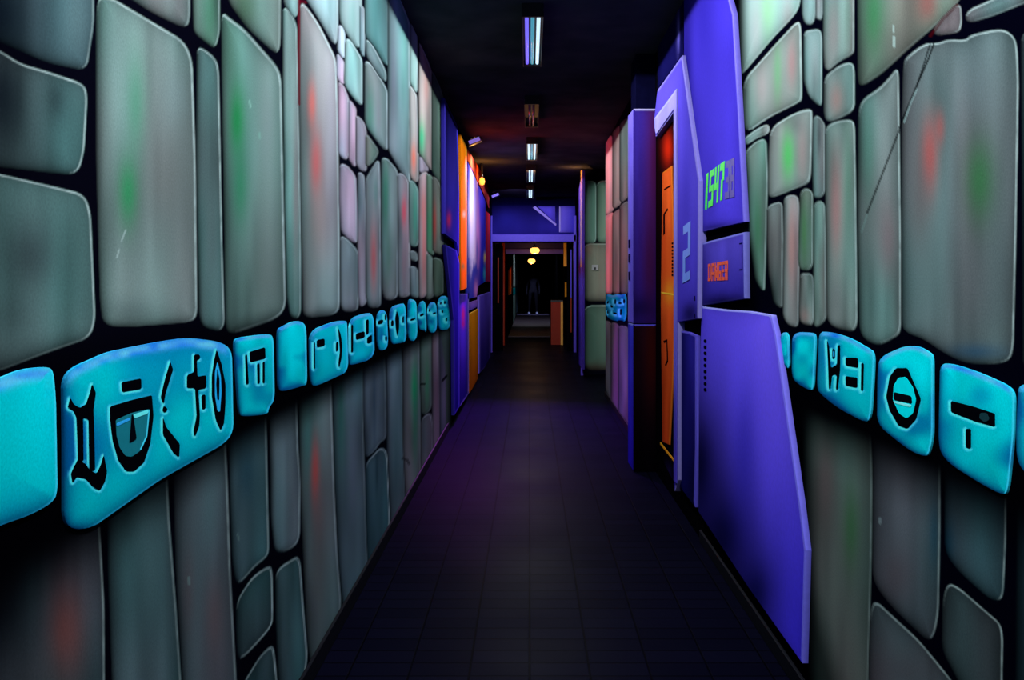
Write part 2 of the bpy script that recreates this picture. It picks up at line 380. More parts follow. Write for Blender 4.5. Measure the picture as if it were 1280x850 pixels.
left_lines = [([(511.5,600-20),(509,575),(503,573)],1.5,(20,22,28),.8), ([(553,476),(558,470)],2.0,(6,8,10),.9), ([(526.5,480),(531,480)],1.5,(6,8,10),.9),
 ([(523.2,50),(522.5,110),(522.8,190)],1.6,(6,8,16),.85), ([(374,0),(373.2,60),(374,130)],3.0,(96,8,26),.75), ([(375,2),(382,3)],3.0,(96,8,26),.6),
 ([(152,301),(157,288)],1.0,(200,225,225),.6), ([(146,322),(149,312)],1.0,(200,225,225),.6), ([(312,126),(313,134)],1.6,(150,205,190),.8), ([(324,166),(325,173)],1.8,(140,195,180),.7), ([(236,722),(236.5,730)],2.2,(120,150,150),.7), ([(297,668),(299,675)],1.3,(120,150,150),.6)]
ratioL = lambda X, Y: (Y - VY) / np.maximum(VX - X, 1)
def paint_left(X, Y):
    C = paint_stones(X, Y, left_stones)
    paint_lines(X, Y, C, left_lines)
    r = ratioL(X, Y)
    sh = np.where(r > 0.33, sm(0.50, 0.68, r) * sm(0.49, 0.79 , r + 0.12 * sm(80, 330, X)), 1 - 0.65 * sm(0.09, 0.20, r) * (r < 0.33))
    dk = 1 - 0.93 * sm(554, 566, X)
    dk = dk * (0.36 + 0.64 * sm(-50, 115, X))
    near = 1 + 0.0 * X
    fl = 1.0
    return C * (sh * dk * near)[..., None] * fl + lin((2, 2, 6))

# right mural
right_stones = [
 S([(918,-260),(1000,-260),(1000,0),(997,12),(990,22),(965,48),(930,90),(926,92),(923,30)], (158,172,168), [(960,10,9,40,(150,215,150),.6),(985,20,8,30,(190,170,175),.5),(945,40,8,40,(185,180,185),.5)], .3),
 S([(930,100),(948,80),(970,55),(997,26),(1001,32),(1002,122),(1000,127),(960,147),(932,167),(928,140)], (150,160,154), [(972,90,5,40,(110,190,125),.6),(990,80,6,30,(200,140,145),.6),(952,110,8,30,(190,165,170),.5)], .8),
 S([(930,174.5),(945,163),(960,155),(961,166),(945,172),(932,181)], (150,166,162)),
 S([(932,190),(946,177),(957,174),(959,220),(957,300),(955,365),(945,350),(938,300),(935,220)], (122,146,136), [(947,290,6,45,(40,125,70),.6),(936,340,9,50,(10,18,18),.8)], .6),
 S([(963.6,160),(992,142),(1013.5,136),(1015,142),(1013.5,212),(1012,225),(1007,230),(970,245),(962,246),(960.6,237),(961,205)], (150,160,156), [(985,195,8,30,(90,215,110),.85),(1003,190,7,40,(190,160,160),.6),(995,155,9,12,(110,108,110),.5)], .8),
 S([(1003,-260),(1018,-260),(1018,20),(1015,29),(1008,30),(1004,20)], (130,148,148)),
 S([(1021,-260),(1027,-260),(1027,18),(1025,24),(1021,22)], (130,148,148)),
 S([(1006,40),(1025,37),(1026.5,50),(1026,130),(1023.5,131),(1012,120),(1006,102)], (128,146,146)),
 S([(1017,150),(1022,145),(1030,155),(1030,175),(1030,240),(1025,246),(1018,246),(1017,225)], (112,126,126), [(1024,170,3,25,(45,50,55),.6)]),
 S([(1030,-260),(1067,-260),(1067,60),(1066,67),(1050,75),(1032,90),(1030,60)], (136,148,144), [(1042,40,8,40,(165,140,145),.5),(1060,20,5,50,(90,140,120),.4)], .5),
 S([(1031,97),(1050,82),(1065,78),(1067.6,87),(1067.6,137),(1050,147),(1035,152),(1031,145)], (128,140,138), [(1045,125,9,20,(180,135,130),.6)]),
 S([(1032,160),(1045,152),(1066,150),(1068,160),(1069.5,250),(1071,404),(1067,412),(1062,413),(1042,408),(1034.7,399.5),(1032.7,275)], (132,146,142), [(1045,265,8,60,(195,140,140),.7),(1060,230,6,70,(95,150,125),.6),(1045,370,8,30,(135,130,135),.4)], .8),
 S([(960,259),(970,254),(977,254),(978,300),(977,385),(968,378),(962,340),(960,300)], (116,128,126), [(962,375,10,30,(14,20,20),.8)]),
 S([(981,250),(985,245),(996,245),(998,257),(998,330),(997,404.5),(993.5,408),(985,404.5),(980,394.5)], (150,146,146), [(989,310,5,50,(205,150,145),.7)]),
 S([(1001,242),(1007,236),(1015,240),(1015,330),(1011,336.6),(1001,336.6),(999,325)], (112,130,118), [(1005,290,4,35,(80,145,80),.6)]),
 S([(1001,343),(1015,343),(1016,354.6),(1016,399.5),(1013.5,405.7),(1002,403),(1000,394.5)], (134,146,142), [(1005,395,7,10,(190,150,145),.5)]),
 S([(1018.5,256),(1025,252),(1029.7,255),(1030.5,275),(1031.7,397),(1027,403),(1018.5,408),(1018,350)], (126,144,138)),
 S([(1071,-260),(1320,-260),(1196,6),(1165,35),(1138,58),(1101,92),(1076,108),(1073,100)], (112,122,112), [(1092,20,12,45,(50,150,85),.65),(1160,5,14,25,(165,80,80),.7),(1120,50,25,25,(105,105,100),.4)], .2),
 S([(1080.5,123),(1097.5,112.6),(1111,99),(1121,86),(1123,92),(1124,164),(1125.5,290),(1125.5,414.5),(1118,421),(1097.5,431.6),(1080.5,423),(1075,411),(1073,288),(1073.6,136.5)], (114,134,132), [(1085,190,10,60,(80,150,130),.5),(1110,300,12,45,(150,125,132),.6)], .85),
 S([(1167.5,36),(1186,14),(1200.6,4),(1201.6,31),(1198,40),(1169,44)], (112,112,114)),
 S([(1208,14),(1240,0),(1300,-30),(1440,-90),(1440,-50),(1280,4),(1240,20),(1208,29)], (112,128,130)),
 S([(1133,72),(1155.6,54.6),(1172.6,54.6),(1186,49.5),(1207,51),(1213.6,44),(1251,36),(1265,43),(1271,54.6),(1273,102),(1270,290),(1266.5,435),(1261,452),(1230.6,455.5),(1203,452),(1176,438),(1155.6,423),(1131.7,414.5),(1128,404),(1128,150),(1130,80)], (104,118,120), [(1162,195,10,45,(215,85,80),.7),(1175,160,6,20,(215,85,80),.4),(1225,225,18,50,(45,130,65),.65),(1220,95,22,60,(115,135,140),.5),(1150,250,16,70,(125,108,110),.5),(1160,350,18,60,(105,130,130),.4),(1220,440,35,10,(20,95,140),.5)], .8),
 S([(1277,40),(1440,20),(1440,540),(1279,460)], (62,74,78), (), .2),
 S([(1000,505),(1040,525),(1088,555),(1090,600),(1089,700),(1085,850),(1088,1100),(1040,1100),(1010,830),(1006,640)], (98,108,104), [(1064,660,10,50,(45,120,55),.6),(1032,600,14,60,(125,95,100),.5)], .3),
 S([(1092,575),(1170,600),(1175,620),(1175,660),(1173,765),(1168,793),(1160,801),(1116,759),(1097,735),(1091,718)], (88,94,102), [(1168,665,7,45,(20,85,110),.6),(1120,720,20,35,(98,80,88),.5)], .5),
 S([(1181,600),(1200,605),(1258,640),(1257,680),(1254,744),(1248,751),(1236,747),(1198,713),(1182,690)], (62,84,92), [(1184,680,9,30,(15,85,115),.6)], .6),
 S([(1088,765),(1094,750),(1119,773.5),(1148,800),(1172,829),(1189,850),(1260,960),(1300,1100),(1085,1100),(1086,850)], (88,94,100), [(1130,840,30,30,(96,84,94),.5)], .9),
 S([(1179,747),(1185,729),(1198,734),(1236.5,767.6),(1250,779),(1253.5,794),(1252.6,850),(1256,960),(1240,930),(1198,850),(1178,812)], (70,82,86), (), .9),
 S([(1272,660),(1440,760),(1440,1150),(1300,1150),(1274,1000),(1270,850)], (42,58,66), (), .2),
]
lift(right_stones, 0, 1, 0.53, 0.40, 490)
right_lines = [([(1169,50),(1160,75),(1146,107),(1124,160)],1.3,(4,5,8),.9), ([(1163,54),(1155,80),(1146,107)],1.2,(4,5,8),.8), ([(1124,163),(1105,212),(1084,266)],1.3,(4,5,8),.85),
 ([(1130,153),(1138,130),(1146,112)],1.0,(170,205,205),.5), ([(1196,6),(1178,24),(1163,45)],3.0,(70,8,12),.7), ([(1117,32),(1117,40)],1.4,(190,220,215),.6), ([(1117.5,46),(1117.5,58)],2.0,(190,220,215),.7), ([(1084,268),(1077,290)],1.0,(120,160,155),.4), ([(1100,648),(1100,654)],2.0,(140,160,165),.7)]
ratioR = lambda X, Y: (Y - VY) / np.maximum(X - VX, 1)
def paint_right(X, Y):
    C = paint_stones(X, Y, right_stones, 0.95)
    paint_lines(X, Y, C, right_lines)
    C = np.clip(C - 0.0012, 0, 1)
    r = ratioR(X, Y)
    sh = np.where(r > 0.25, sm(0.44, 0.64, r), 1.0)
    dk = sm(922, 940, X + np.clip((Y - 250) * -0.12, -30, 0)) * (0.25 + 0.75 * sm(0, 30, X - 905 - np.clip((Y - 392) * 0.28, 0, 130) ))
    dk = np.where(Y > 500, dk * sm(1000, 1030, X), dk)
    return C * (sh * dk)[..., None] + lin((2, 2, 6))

# ------------------------------------------------------------------ room shell
tile = bpy.data.materials.new('floor_tiles'); tile.use_nodes = True
nt = tile.node_tree; N = nt.nodes; L = nt.links; b = N['Principled BSDF']
tc = N.new('ShaderNodeTexCoord'); mp = N.new('ShaderNodeMapping'); mp.inputs['Rotation'].default_value = (0, 0, math.pi / 2)
br = N.new('ShaderNodeTexBrick'); br.offset = 0.0
br.inputs['Scale'].default_value = 1.0; br.inputs['Brick Width'].default_value = 0.10; br.inputs['Row Height'].default_value = 0.20
br.inputs['Mortar Size'].default_value = 0.004; br.inputs['Mortar Smooth'].default_value = 0.3
br.inputs['Color1'].default_value = (0.0023, 0.0024, 0.0092, 1); br.inputs['Color2'].default_value = (0.0016, 0.0017, 0.0068, 1); br.inputs['Mortar'].default_value = (0.0007, 0.0007, 0.0022, 1)
L.new(tc.outputs['Object'], mp.inputs['Vector']); L.new(mp.outputs['Vector'], br.inputs['Vector'])
L.new(br.outputs['Color'], b.inputs['Base Color'])
no = N.new('ShaderNodeTexNoise'); no.inputs['Scale'].default_value = 1.4; no.inputs['Detail'].default_value = 5
L.new(tc.outputs['Object'], no.inputs['Vector'])
mr = N.new('ShaderNodeMapRange'); mr.inputs['To Min'].default_value = 0.30; mr.inputs['To Max'].default_value = 0.55
L.new(no.outputs['Fac'], mr.inputs['Value']); L.new(mr.outputs['Result'], b.inputs['Roughness'])
b.inputs['IOR'].default_value = 1.03
bp = N.new('ShaderNodeBump'); bp.inputs['Strength'].default_value = 0.4; bp.inputs['Distance'].default_value = 0.002; bp.invert = True
L.new(br.outputs['Fac'], bp.inputs['Height']); L.new(bp.outputs['Normal'], b.inputs['Normal'])

Y0, YEND = -3.0, 36.6
s = MB().box(-2.2, 3.4, Y0, YEND + 0.2, -0.12, 0.0).build('floor', tile, origin=(0, 0, 0)); tag(s, kind='structure')
s = MB().box(-2.2, 3.4, Y0, YEND + 0.2, CEIL, CEIL + 0.12).build('ceiling', M['ceil'], origin=(0, 0, CEIL)); tag(s, kind='structure')

# left wall: solid wall with its mural skin
KL, KR = 1.0, 1.0; KBL = 0.50
wall_left = MB().box(XL - 0.15, XL - 0.002, Y0, YEND, 0, CEIL).build('wall_left', M['black']); tag(wall_left, kind='structure')
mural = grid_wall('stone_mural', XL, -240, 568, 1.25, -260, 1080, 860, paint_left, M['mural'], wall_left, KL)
# right wall
wall_right = MB().box(XR + 0.002, XR + 0.15, Y0, 9.96, 0, CEIL).build('wall_right', M['black']); tag(wall_right, kind='structure')
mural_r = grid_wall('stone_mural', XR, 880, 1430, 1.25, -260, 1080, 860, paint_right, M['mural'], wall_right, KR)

# small stretch of right-hand mural beyond the pillar
far_stones = [
 S([(756,178),(764,170),(766,262),(757,268)], (180,140,140), [(759,240,3,50,(215,120,115),.6)], .3),
 S([(767,166),(775,158),(775,254),(767,260)], (120,112,108), (), .2),
 S([(776,156),(784,148),(784,246),(776,252)], (92,88,86), (), .2),
 S([(756,272),(766,266),(766,330),(764,366),(757,366)], (196,132,132), (), .3),
 S([(767,268),(775,262),(775,320),(773,366),(767,366)], (128,110,108), (), .2),
 S([(776,258),(785,252),(785,290),(784,366),(776,366)], (104,88,90), (), .2),
 S([(756,402),(763,404),(763,500),(757,484)], (104,106,108), (), .4),
 S([(765,404),(772,406),(772,514),(765,502)], (86,92,96), (), .3),
 S([(774,408),(785,410),(785,530),(774,516)], (80,98,96), (), .2),
]
def paint_far(X, Y):
    C = paint_stones(X, Y, far_stones, 0.6) * 1.25; return C + lin((3, 3, 8))
grid_wall('stone_mural', XR - 0.001, 757, 790, 0.6, -260, 1080, 360, paint_far, M['mural'], wall_right, 1.0)

# recess wall facing the camera and its return
YR = 12.2
xr0 = (729 - VX) * YR / F
wall_back = MB().box(xr0, 3.4, YR, YR + 0.7, 0, CEIL).build('wall_back_right', M['black']); tag(wall_back, kind='structure')
rec_stones = [
 S([(731,228),(742,227),(744,232),(744,300),(741,303),(731,303)], (112,132,124), (), .9),
 S([(747,227),(775,226),(775,303),(750,303),(747,298)], (104,132,118), (), .7),
 S([(729,305),(775,305),(775,376),(729,376)], (116,122,112), [(733,310,8,12,(170,105,100),.5)], .3),
 S([(729,382),(790,382),(790,462),(729,462)], (98,112,104), [(735,462,30,8,(110,50,45),.5)], .6)]
def paint_rec(X, Y): return paint_stones(X, Y, rec_stones, 0.6) * np.array([2.3, 2.6, 2.3]) + lin((3, 3, 8))
plate('stone_mural', lambda x, y: front(YR - 0.004, x, y), (0, -1, 0), [(729,212),(800,212),(800,468.5),(729,468.5)], 0.003, 0.7, paint_rec, M['mural'], wall_back, 1.0, smooth=0)
far_right = MB().box(XR + 0.002, XR + 0.15, YR + 0.7, YEND, 0, CEIL).build('wall_right_far', M['black']); tag(far_right, kind='structure')
s = MB().box(3.25, 3.4, 9.96, YR, 0, CEIL).build('wall_recess_end', M['black']); tag(s, kind='structure')
s = MB().box(XR + 0.15, 3.4, 9.86, 9.96, 0, CEIL).build('wall_recess_near', M['black']); tag(s, kind='structure')
s = MB().box(-2.2, 3.4, YEND, YEND + 0.15, 0, CEIL).build('wall_back', M['black']); tag(s, kind='structure')
s = MB().box(XL - 0.15, XR + 0.15, Y0 - 0.15, Y0, 0, CEIL).build('wall_front', M['black']); tag(s, kind='structure')

# baseboards
s = MB().bbox(XL, XL + 0.012, Y0, 7.7, 0, 0.07, 0.003).build('baseboard_left', M['skirt']); tag(s, kind='structure')
s = MB().bbox(XR - 0.012, XR, Y0, 4.4, 0, 0.06, 0.003).build('baseboard_right', M['skirt']); tag(s, kind='structure')
s = MB().bbox(XR - 0.012, XR, 6.4, 9.96, 0, 0.06, 0.003).build('baseboard_right_far', M['skirt']); tag(s, kind='structure')

# ------------------------------------------------------------------ cyan glyph blocks (parts of the walls)
CY, CYD, CYB = (0, 200, 208), (0, 96, 160), (70, 160, 255)
def block_painter(poly, glyphs, dim=1.0, light=True):
    P = chaikin(poly); A = np.array(P); x0, y0 = A.min(0); x1, y1 = A.max(0); w = min(x1 - x0, y1 - y0)
    seed = x0 * 0.37
    GP = [chaikin(g, 1, 1.5) for g in glyphs]
    def f(X, Y):
        d, nx, ny = sdf(P, X, Y)
        n = vnoise(X / (w * 0.18 + 3), Y / (w * 0.5 + 12), seed)[:, None]
        n2 = vnoise(X / (w * 0.4 + 3), Y / (w * 0.35 + 5), seed + 3)
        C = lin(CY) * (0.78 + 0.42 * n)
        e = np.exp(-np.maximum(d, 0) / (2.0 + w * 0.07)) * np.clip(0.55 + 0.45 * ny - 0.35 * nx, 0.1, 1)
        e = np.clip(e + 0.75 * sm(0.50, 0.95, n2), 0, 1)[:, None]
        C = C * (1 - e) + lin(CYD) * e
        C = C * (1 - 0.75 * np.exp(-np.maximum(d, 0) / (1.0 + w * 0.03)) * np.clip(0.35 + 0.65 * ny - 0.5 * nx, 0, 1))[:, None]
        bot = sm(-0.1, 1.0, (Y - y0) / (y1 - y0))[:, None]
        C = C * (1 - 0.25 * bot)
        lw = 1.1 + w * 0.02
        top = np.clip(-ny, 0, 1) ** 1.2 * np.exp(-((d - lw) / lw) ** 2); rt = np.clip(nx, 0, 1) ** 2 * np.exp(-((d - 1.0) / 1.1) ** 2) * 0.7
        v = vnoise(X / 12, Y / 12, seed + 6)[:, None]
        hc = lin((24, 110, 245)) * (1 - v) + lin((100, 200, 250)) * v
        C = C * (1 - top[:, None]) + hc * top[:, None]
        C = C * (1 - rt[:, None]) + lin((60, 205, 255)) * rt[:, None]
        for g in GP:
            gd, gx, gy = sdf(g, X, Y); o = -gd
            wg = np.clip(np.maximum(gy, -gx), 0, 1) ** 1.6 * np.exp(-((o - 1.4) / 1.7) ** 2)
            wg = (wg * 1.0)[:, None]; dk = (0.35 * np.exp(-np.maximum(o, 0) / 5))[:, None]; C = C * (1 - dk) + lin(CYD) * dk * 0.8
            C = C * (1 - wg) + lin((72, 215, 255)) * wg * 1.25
        return C * dim
    return f
def add_blocks(X, nx, wall, blocks, K):
    t = 0.004
    for (poly, glyphs, fills, sp) in blocks:
        pj = lambda x, y, k=0: side(X + nx * (t + 0.0006 * k), x, y)
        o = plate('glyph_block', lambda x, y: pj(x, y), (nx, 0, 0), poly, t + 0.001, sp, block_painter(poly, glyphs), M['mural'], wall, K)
        o['label'] = 'glowing cyan painted block'
        for g in glyphs:
            plate('glyph', lambda x, y: pj(x, y, 1), (nx, 0, 0), g, 0.0006, 3.0, flat((4, 5, 12)), M['board'], o, 1.0, smooth=1)
        for (g, c, lv) in fills:
            plate('glyph_inlay', lambda x, y: pj(x, y, lv), (nx, 0, 0), g, 0.0006, 3.0, flat(c), M['board'], o, K, smooth=1)
BK = (4, 5, 12)
left_blocks = [
 ([(-300,560),(0,473),(25,462),(60,458),(67,464),(70,500),(72,615),(66,628),(40,643),(0,657),(-300,790)], [], [], 2.2),
 ([(90,460),(135,440),(200,427),(235,422),(275,427),(290,437),(292,540),(280,555),(200,600),(115,660),(90,662),(80,650),(80,550),(79,475)],
  [[(88,497),(92,505),(100,510),(108,505),(113,490),(115.5,480),(120,491),(117,512),(118,540),(119,588),(112,590),(111,524),(104,522),(104.5,576),(98,580),(96,522),(92,513),(85,510)],
   [(98,574),(107,580),(113,588),(121,592),(126,582),(130,569),(134,590),(131,603),(125,613),(118,610),(107,598),(96,596),(91,604),(89,592),(93,583)],
   [(152,478),(176.5,473),(177,486),(153,490)],
   [(138,508),(165,500),(190,494),(192,520),(188,555),(180,578),(168,589),(158,589),(148,575),(141,550),(138,525)],
   [(213,452),(216.5,462),(207,492),(205,505),(201,497),(206,476)],
   [(205,507),(210,511),(207,516),(203,514)],
   [(204,522),(208,534),(225,555),(224,572),(217,566),(204,543)],
   [(243,443),(250,443),(250,449),(246,450),(247,471),(258,469),(258,485),(248,487),(250,520),(249,533),(244,546),(242,540),(246,520),(244,485),(234,485),(234,469),(243,465)],
   [(252,494),(257,493),(257,511),(253,512)],
   [(271,437),(277,455),(282,480),(282,505),(280,530),(276,538),(270,525),(265,495),(265,470),(268,450)]],
  [([(145,525),(165,516),(187,511),(184,545),(176,563),(165,571),(157,570),(150,560),(146,545)], (20,104,118), 2),
   ([(146,529),(163,522),(163,525),(146,533)], (40,150,235), 3), ([(167,518),(186,512),(185,517),(168,523)], (90,215,235), 3), ([(186,512),(187.5,512),(184,546),(176,563),(175,562),(183,545)], (60,190,215), 3),
   ([(165,517),(167,520),(171,549),(162,554)], BK, 3),
   ([(272,452),(276,470),(277,490),(275,515),(272,514),(269,495),(269,465)], (30,160,230), 2), ([(272,460),(274.5,475),(274,500),(272,500),(270.5,480)], BK, 3)], 1.7),
 ([(292.5,427),(297,422),(337,417),(342,422),(343.5,500),(336,510),(335,518),(302,521),(299,516)],
  [[(306.5,444),(309,443),(311,480),(308,481)],[(312,440),(331.5,434),(332,448),(313,453)],[(321.5,455),(324.5,454),(325,479),(322,480)],[(328.5,453),(331,452),(331,479),(328.5,479)]], [], 1.5),
 ([(347,412),(352,409),(367,401),(378,402),(383,409),(384,480),(380,482),(352,490),(348,486)], [], [], 1.5),
 ([(387,414),(416.5,402),(431.5,400.5),(434,403),(435.5,464),(421,471),(395,483),(388.5,481)],
  [[(396,425),(406,423),(406,432.5),(396,434.5)],[(392.3,428),(394,428),(394,461),(392.5,461)],[(422.5,409),(426,418),(428,432),(427,448),(424,460),(423,455),(425,440),(424,425)],[(420,428),(423,427),(423,438),(420,440)]], [], 1.3),
 ([(436.5,399),(454,392),(467,391),(468.5,448),(438,457),(436.5,454)],
  [[(439,406),(441.5,406),(441.5,440),(439,441)],[(445,417),(456,414),(456,422),(445,425)],[(457.5,400),(461,399),(461,417),(458,419)],[(459,422),(465,418),(465,428),(459,430)]], [], 1.2),
 ([(471,389),(483.5,387),(485.5,431),(481,438),(472,438)], [[(472.5,401),(479,399),(479,404),(472.5,406)],[(481,393),(483,393),(483,400),(481,400)],[(481.5,420),(484,420),(484,426),(481.5,426)]], [], 1.1),
 ([(487,384.5),(499.5,380),(507,379),(508.5,427),(499.5,429),(488,431)], [[(496,388),(499,396),(499,410),(497,421),(495,412),(494,398)],[(489,401),(492,400),(492,407),(489,408)],[(503,396),(505,395),(505,403),(503,404)]], [], 1.1),
 ([(510,374),(516.5,374),(521,378),(522,425),(510,427)], [[(513,399),(519,397),(519,399.5),(513,401.5)]], [], 1.1),
 ([(523,378),(532.5,375),(533.5,416),(530,413),(523,412)], [[(525,393),(530,391),(530,394),(525,396)]], [], 1.1),
 ([(534.4,380),(545.7,376),(546.6,415.6),(535,416.5)], [[(536,386),(538,385),(538,389),(536,390)],[(541,391),(545,390),(545,392),(541,393)]], [], 1.1),
 ([(547.6,370),(560.7,370),(563.6,385),(563.6,410),(552,414),(547.6,408)], [[(550,378),(552,377),(552,380),(550,381)],[(555,376),(557,376),(557,380),(555,380)],[(552,388),(554,388),(554,391),(552,391)],[(557,398),(559,397),(559,401),(557,402)]], [], 1.1),
]
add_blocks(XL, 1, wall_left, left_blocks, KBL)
right_blocks = [
 ([(975,416),(986,415),(987,463),(979,455),(975,440)], [], [], 1.3),
 ([(990,415),(1016,415.5),(1020,420),(1017,485),(1013.6,489),(997,480),(989.5,471)], [], [], 1.5),
 ([(1023.6,415),(1035,414.5),(1060,421),(1084.7,435),(1093,441),(1092,470),(1088.5,522),(1082,528.5),(1047,510),(1025,492),(1021,485)],
  [[(1033.6,425),(1036,432),(1038.6,460),(1046,456),(1047,432),(1050,431),(1050,462),(1047,487),(1044.8,487),(1046,468.6),(1040,468.6),(1037.8,487),(1036,486),(1035,455)],
   [(1040.3,436),(1043.5,436),(1043.5,448.6),(1040.3,448.6)],[(1056.8,447),(1072,447),(1072.7,460),(1057,457)],[(1056.8,470),(1071.5,472),(1071.5,485),(1057,482)],[(1076.5,453.6),(1079.7,454),(1079,488.5),(1076,488.5)]],
  [([(1041.3,439),(1042.6,439),(1042.6,446),(1041.3,446)], (30,150,220), 2)], 1.5),
 ([(1099.6,447),(1119.6,437),(1132.5,432.5),(1147.5,432.5),(1161,440),(1166,445),(1166,545),(1162,565),(1157.5,571),(1140,565),(1120,550),(1096,530),(1097,462)],
  [[(1120,460),(1134,460),(1145,485),(1151,499),(1145,524),(1134,536),(1123,532),(1112,513),(1107.6,496),(1112,471)]],
  [([(1123,472),(1132,471),(1141,484),(1145,500),(1141,517),(1133,523),(1124,517),(1116,500),(1117,482)], CY, 2), ([(1117,490),(1139,495),(1140,505),(1117,500)], BK, 3), ([(1117,501),(1139,506),(1138,509),(1117,503.5)], (120,232,255), 3)], 1.6),
 ([(1175,454),(1192,455),(1227,467),(1260,482),(1268,492),(1267,545),(1260,612),(1255,619.5),(1230,607),(1190,582),(1176,567),(1173,550)],
  [[(1188.6,501),(1216,508),(1243.5,517),(1243.5,533.5),(1219.8,527),(1188.6,515)],[(1207,536),(1213.5,536),(1213.5,561),(1207,559.6)]],
  [([(1225,516),(1233,516),(1237,524),(1231,528),(1224,523)], (18,46,52), 2)], 1.6),
 ([(1273,478),(1440,520),(1440,740),(1280,590),(1271,575),(1270,540)], [], [], 2.2),
]
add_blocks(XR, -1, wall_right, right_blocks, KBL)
add_blocks(XR - 0.002, -1, wall_right, [([(757,369),(761,367.5),(766,369.5),(771,367),(776,369),(783,366),(783,403),(775,400),(770,402),(757,397)],
  [[(758.5,377),(761,376),(761,379),(758.5,380)],[(763,381),(766,382),(766,385),(763,384)],[(768,374),(770,374),(770,380),(768,380)],[(773,378),(777,378),(777,380),(773,380)],[(759,388),(760.5,388),(760.5,392),(759,392)],[(766,390),(771,391),(771,393),(766,392)],[(775,386),(777,386),(777,394),(775,394)],[(779,374),(781,374),(781,379),(779,379)]], [], 0.9)], 0.9)

# ------------------------------------------------------------------ painted boards
def board_painter(poly, top, bot, edge=(150, 130, 255), rim=(1, 1, 0), left=None, blobs=(), lw=1.6, mode='v', edge_dark=0.3, sharp=True, dark=()):
    """top/bot colours blended down the board; rim = weights of the bright line on (top, right, left) edges"""
    P = [tuple(map(float, p)) for p in poly]; A = np.array(P); x0, y0 = A.min(0); x1, y1 = A.max(0); w = min(x1 - x0, y1 - y0)
    def f(X, Y):
        d, nx, ny = sdf(P, X, Y)
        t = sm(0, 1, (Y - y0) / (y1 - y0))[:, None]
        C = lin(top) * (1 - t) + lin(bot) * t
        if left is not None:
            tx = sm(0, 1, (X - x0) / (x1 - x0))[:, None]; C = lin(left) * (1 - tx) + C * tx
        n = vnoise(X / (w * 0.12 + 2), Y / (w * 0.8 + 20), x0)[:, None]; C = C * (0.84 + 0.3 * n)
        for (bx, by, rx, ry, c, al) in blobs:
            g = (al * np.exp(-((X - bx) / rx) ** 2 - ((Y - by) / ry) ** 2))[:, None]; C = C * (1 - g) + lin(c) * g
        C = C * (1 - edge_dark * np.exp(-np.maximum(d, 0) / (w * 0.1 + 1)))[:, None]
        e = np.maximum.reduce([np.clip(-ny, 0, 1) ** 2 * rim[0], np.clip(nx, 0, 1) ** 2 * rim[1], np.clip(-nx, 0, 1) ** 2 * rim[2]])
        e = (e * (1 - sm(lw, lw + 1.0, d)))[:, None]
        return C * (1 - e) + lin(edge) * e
    return f
RB = XR - 0.018
def rboard(name, poly, painter, label, cat, sp=2.2, X=RB, thick=None, K=1.0, group=None, smooth=0):
    o = plate(name, lambda x, y: side(X, x, y), (-1, 0, 0), poly, (XR - X) if thick is None else thick, sp, painter, M['board'], None, K, smooth=smooth)
    return tag(o, label, cat, group)
VI, VB, VN = (98, 80, 235), (52, 40, 190), (12, 10, 60)

# tall board with the digits
pt = [(855,-120),(912,-120),(912,0),(917,19),(924,141),(931,277),(904,283),(877,290),(876,226),(864,140),(855,69)]
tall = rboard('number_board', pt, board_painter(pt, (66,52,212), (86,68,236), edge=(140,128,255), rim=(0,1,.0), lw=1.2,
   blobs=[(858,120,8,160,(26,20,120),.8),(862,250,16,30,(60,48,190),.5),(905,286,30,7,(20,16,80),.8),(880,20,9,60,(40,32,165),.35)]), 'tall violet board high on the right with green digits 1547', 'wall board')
def pts_quad(c0, c1, c2, c3):
    """map unit square (u right, v down) to a quad in mural coordinates"""
    def f(u, v):
        return ((c0[0]*(1-u)+c1[0]*u)*(1-v) + (c3[0]*(1-u)+c2[0]*u)*v, (c0[1]*(1-u)+c1[1]*u)*(1-v) + (c3[1]*(1-u)+c2[1]*u)*v)
    return f
FONT = {  # strokes as rectangles u0,v0,u1,v1 in a unit cell
 '1': [(.35,0,.8,1)], '5': [(0,0,1,.18),(0,0,.35,.55),(0,.42,1,.58),(.65,.42,1,1),(0,.82,1,1)], '4': [(0,0,.35,.6),(0,.45,1,.62),(.65,0,1,1)],
 '7': [(0,0,1,.2),(.62,0,1,.5),(.35,.45,.75,1)], '3': [(0,0,1,.18),(.65,0,1,1),(.2,.42,1,.58),(0,.82,1,1)], '8': [(0,0,1,.18),(0,0,.35,1),(.65,0,1,1),(0,.42,1,.58),(0,.82,1,1)],
 'D': [(0,0,.3,1),(0,0,.85,.18),(0,.82,.85,1),(.7,.1,1,.9)], 'A': [(0,.1,.3,1),(.7,.1,1,1),(.1,0,.9,.2),(0,.5,1,.68)], 'N': [(0,0,.3,1),(.7,0,1,1),(.25,.15,.5,.5),(.45,.45,.75,.85)],
 'G': [(0,.05,.3,.95),(.1,0,1,.18),(.1,.82,1,1),(.7,.5,1,1),(.5,.48,1,.64)], 'E': [(0,0,.32,1),(0,0,1,.18),(0,.42,.85,.58),(0,.82,1,1)], 'R': [(0,0,.3,1),(0,0,.9,.18),(.7,.05,1,.5),(0,.42,.9,.58),(.6,.55,.95,1)],
 '2': [(0,0,1,.15),(.68,0,1,.52),(0,.44,1,.58),(0,.5,.32,1),(0,.85,1,1)]}
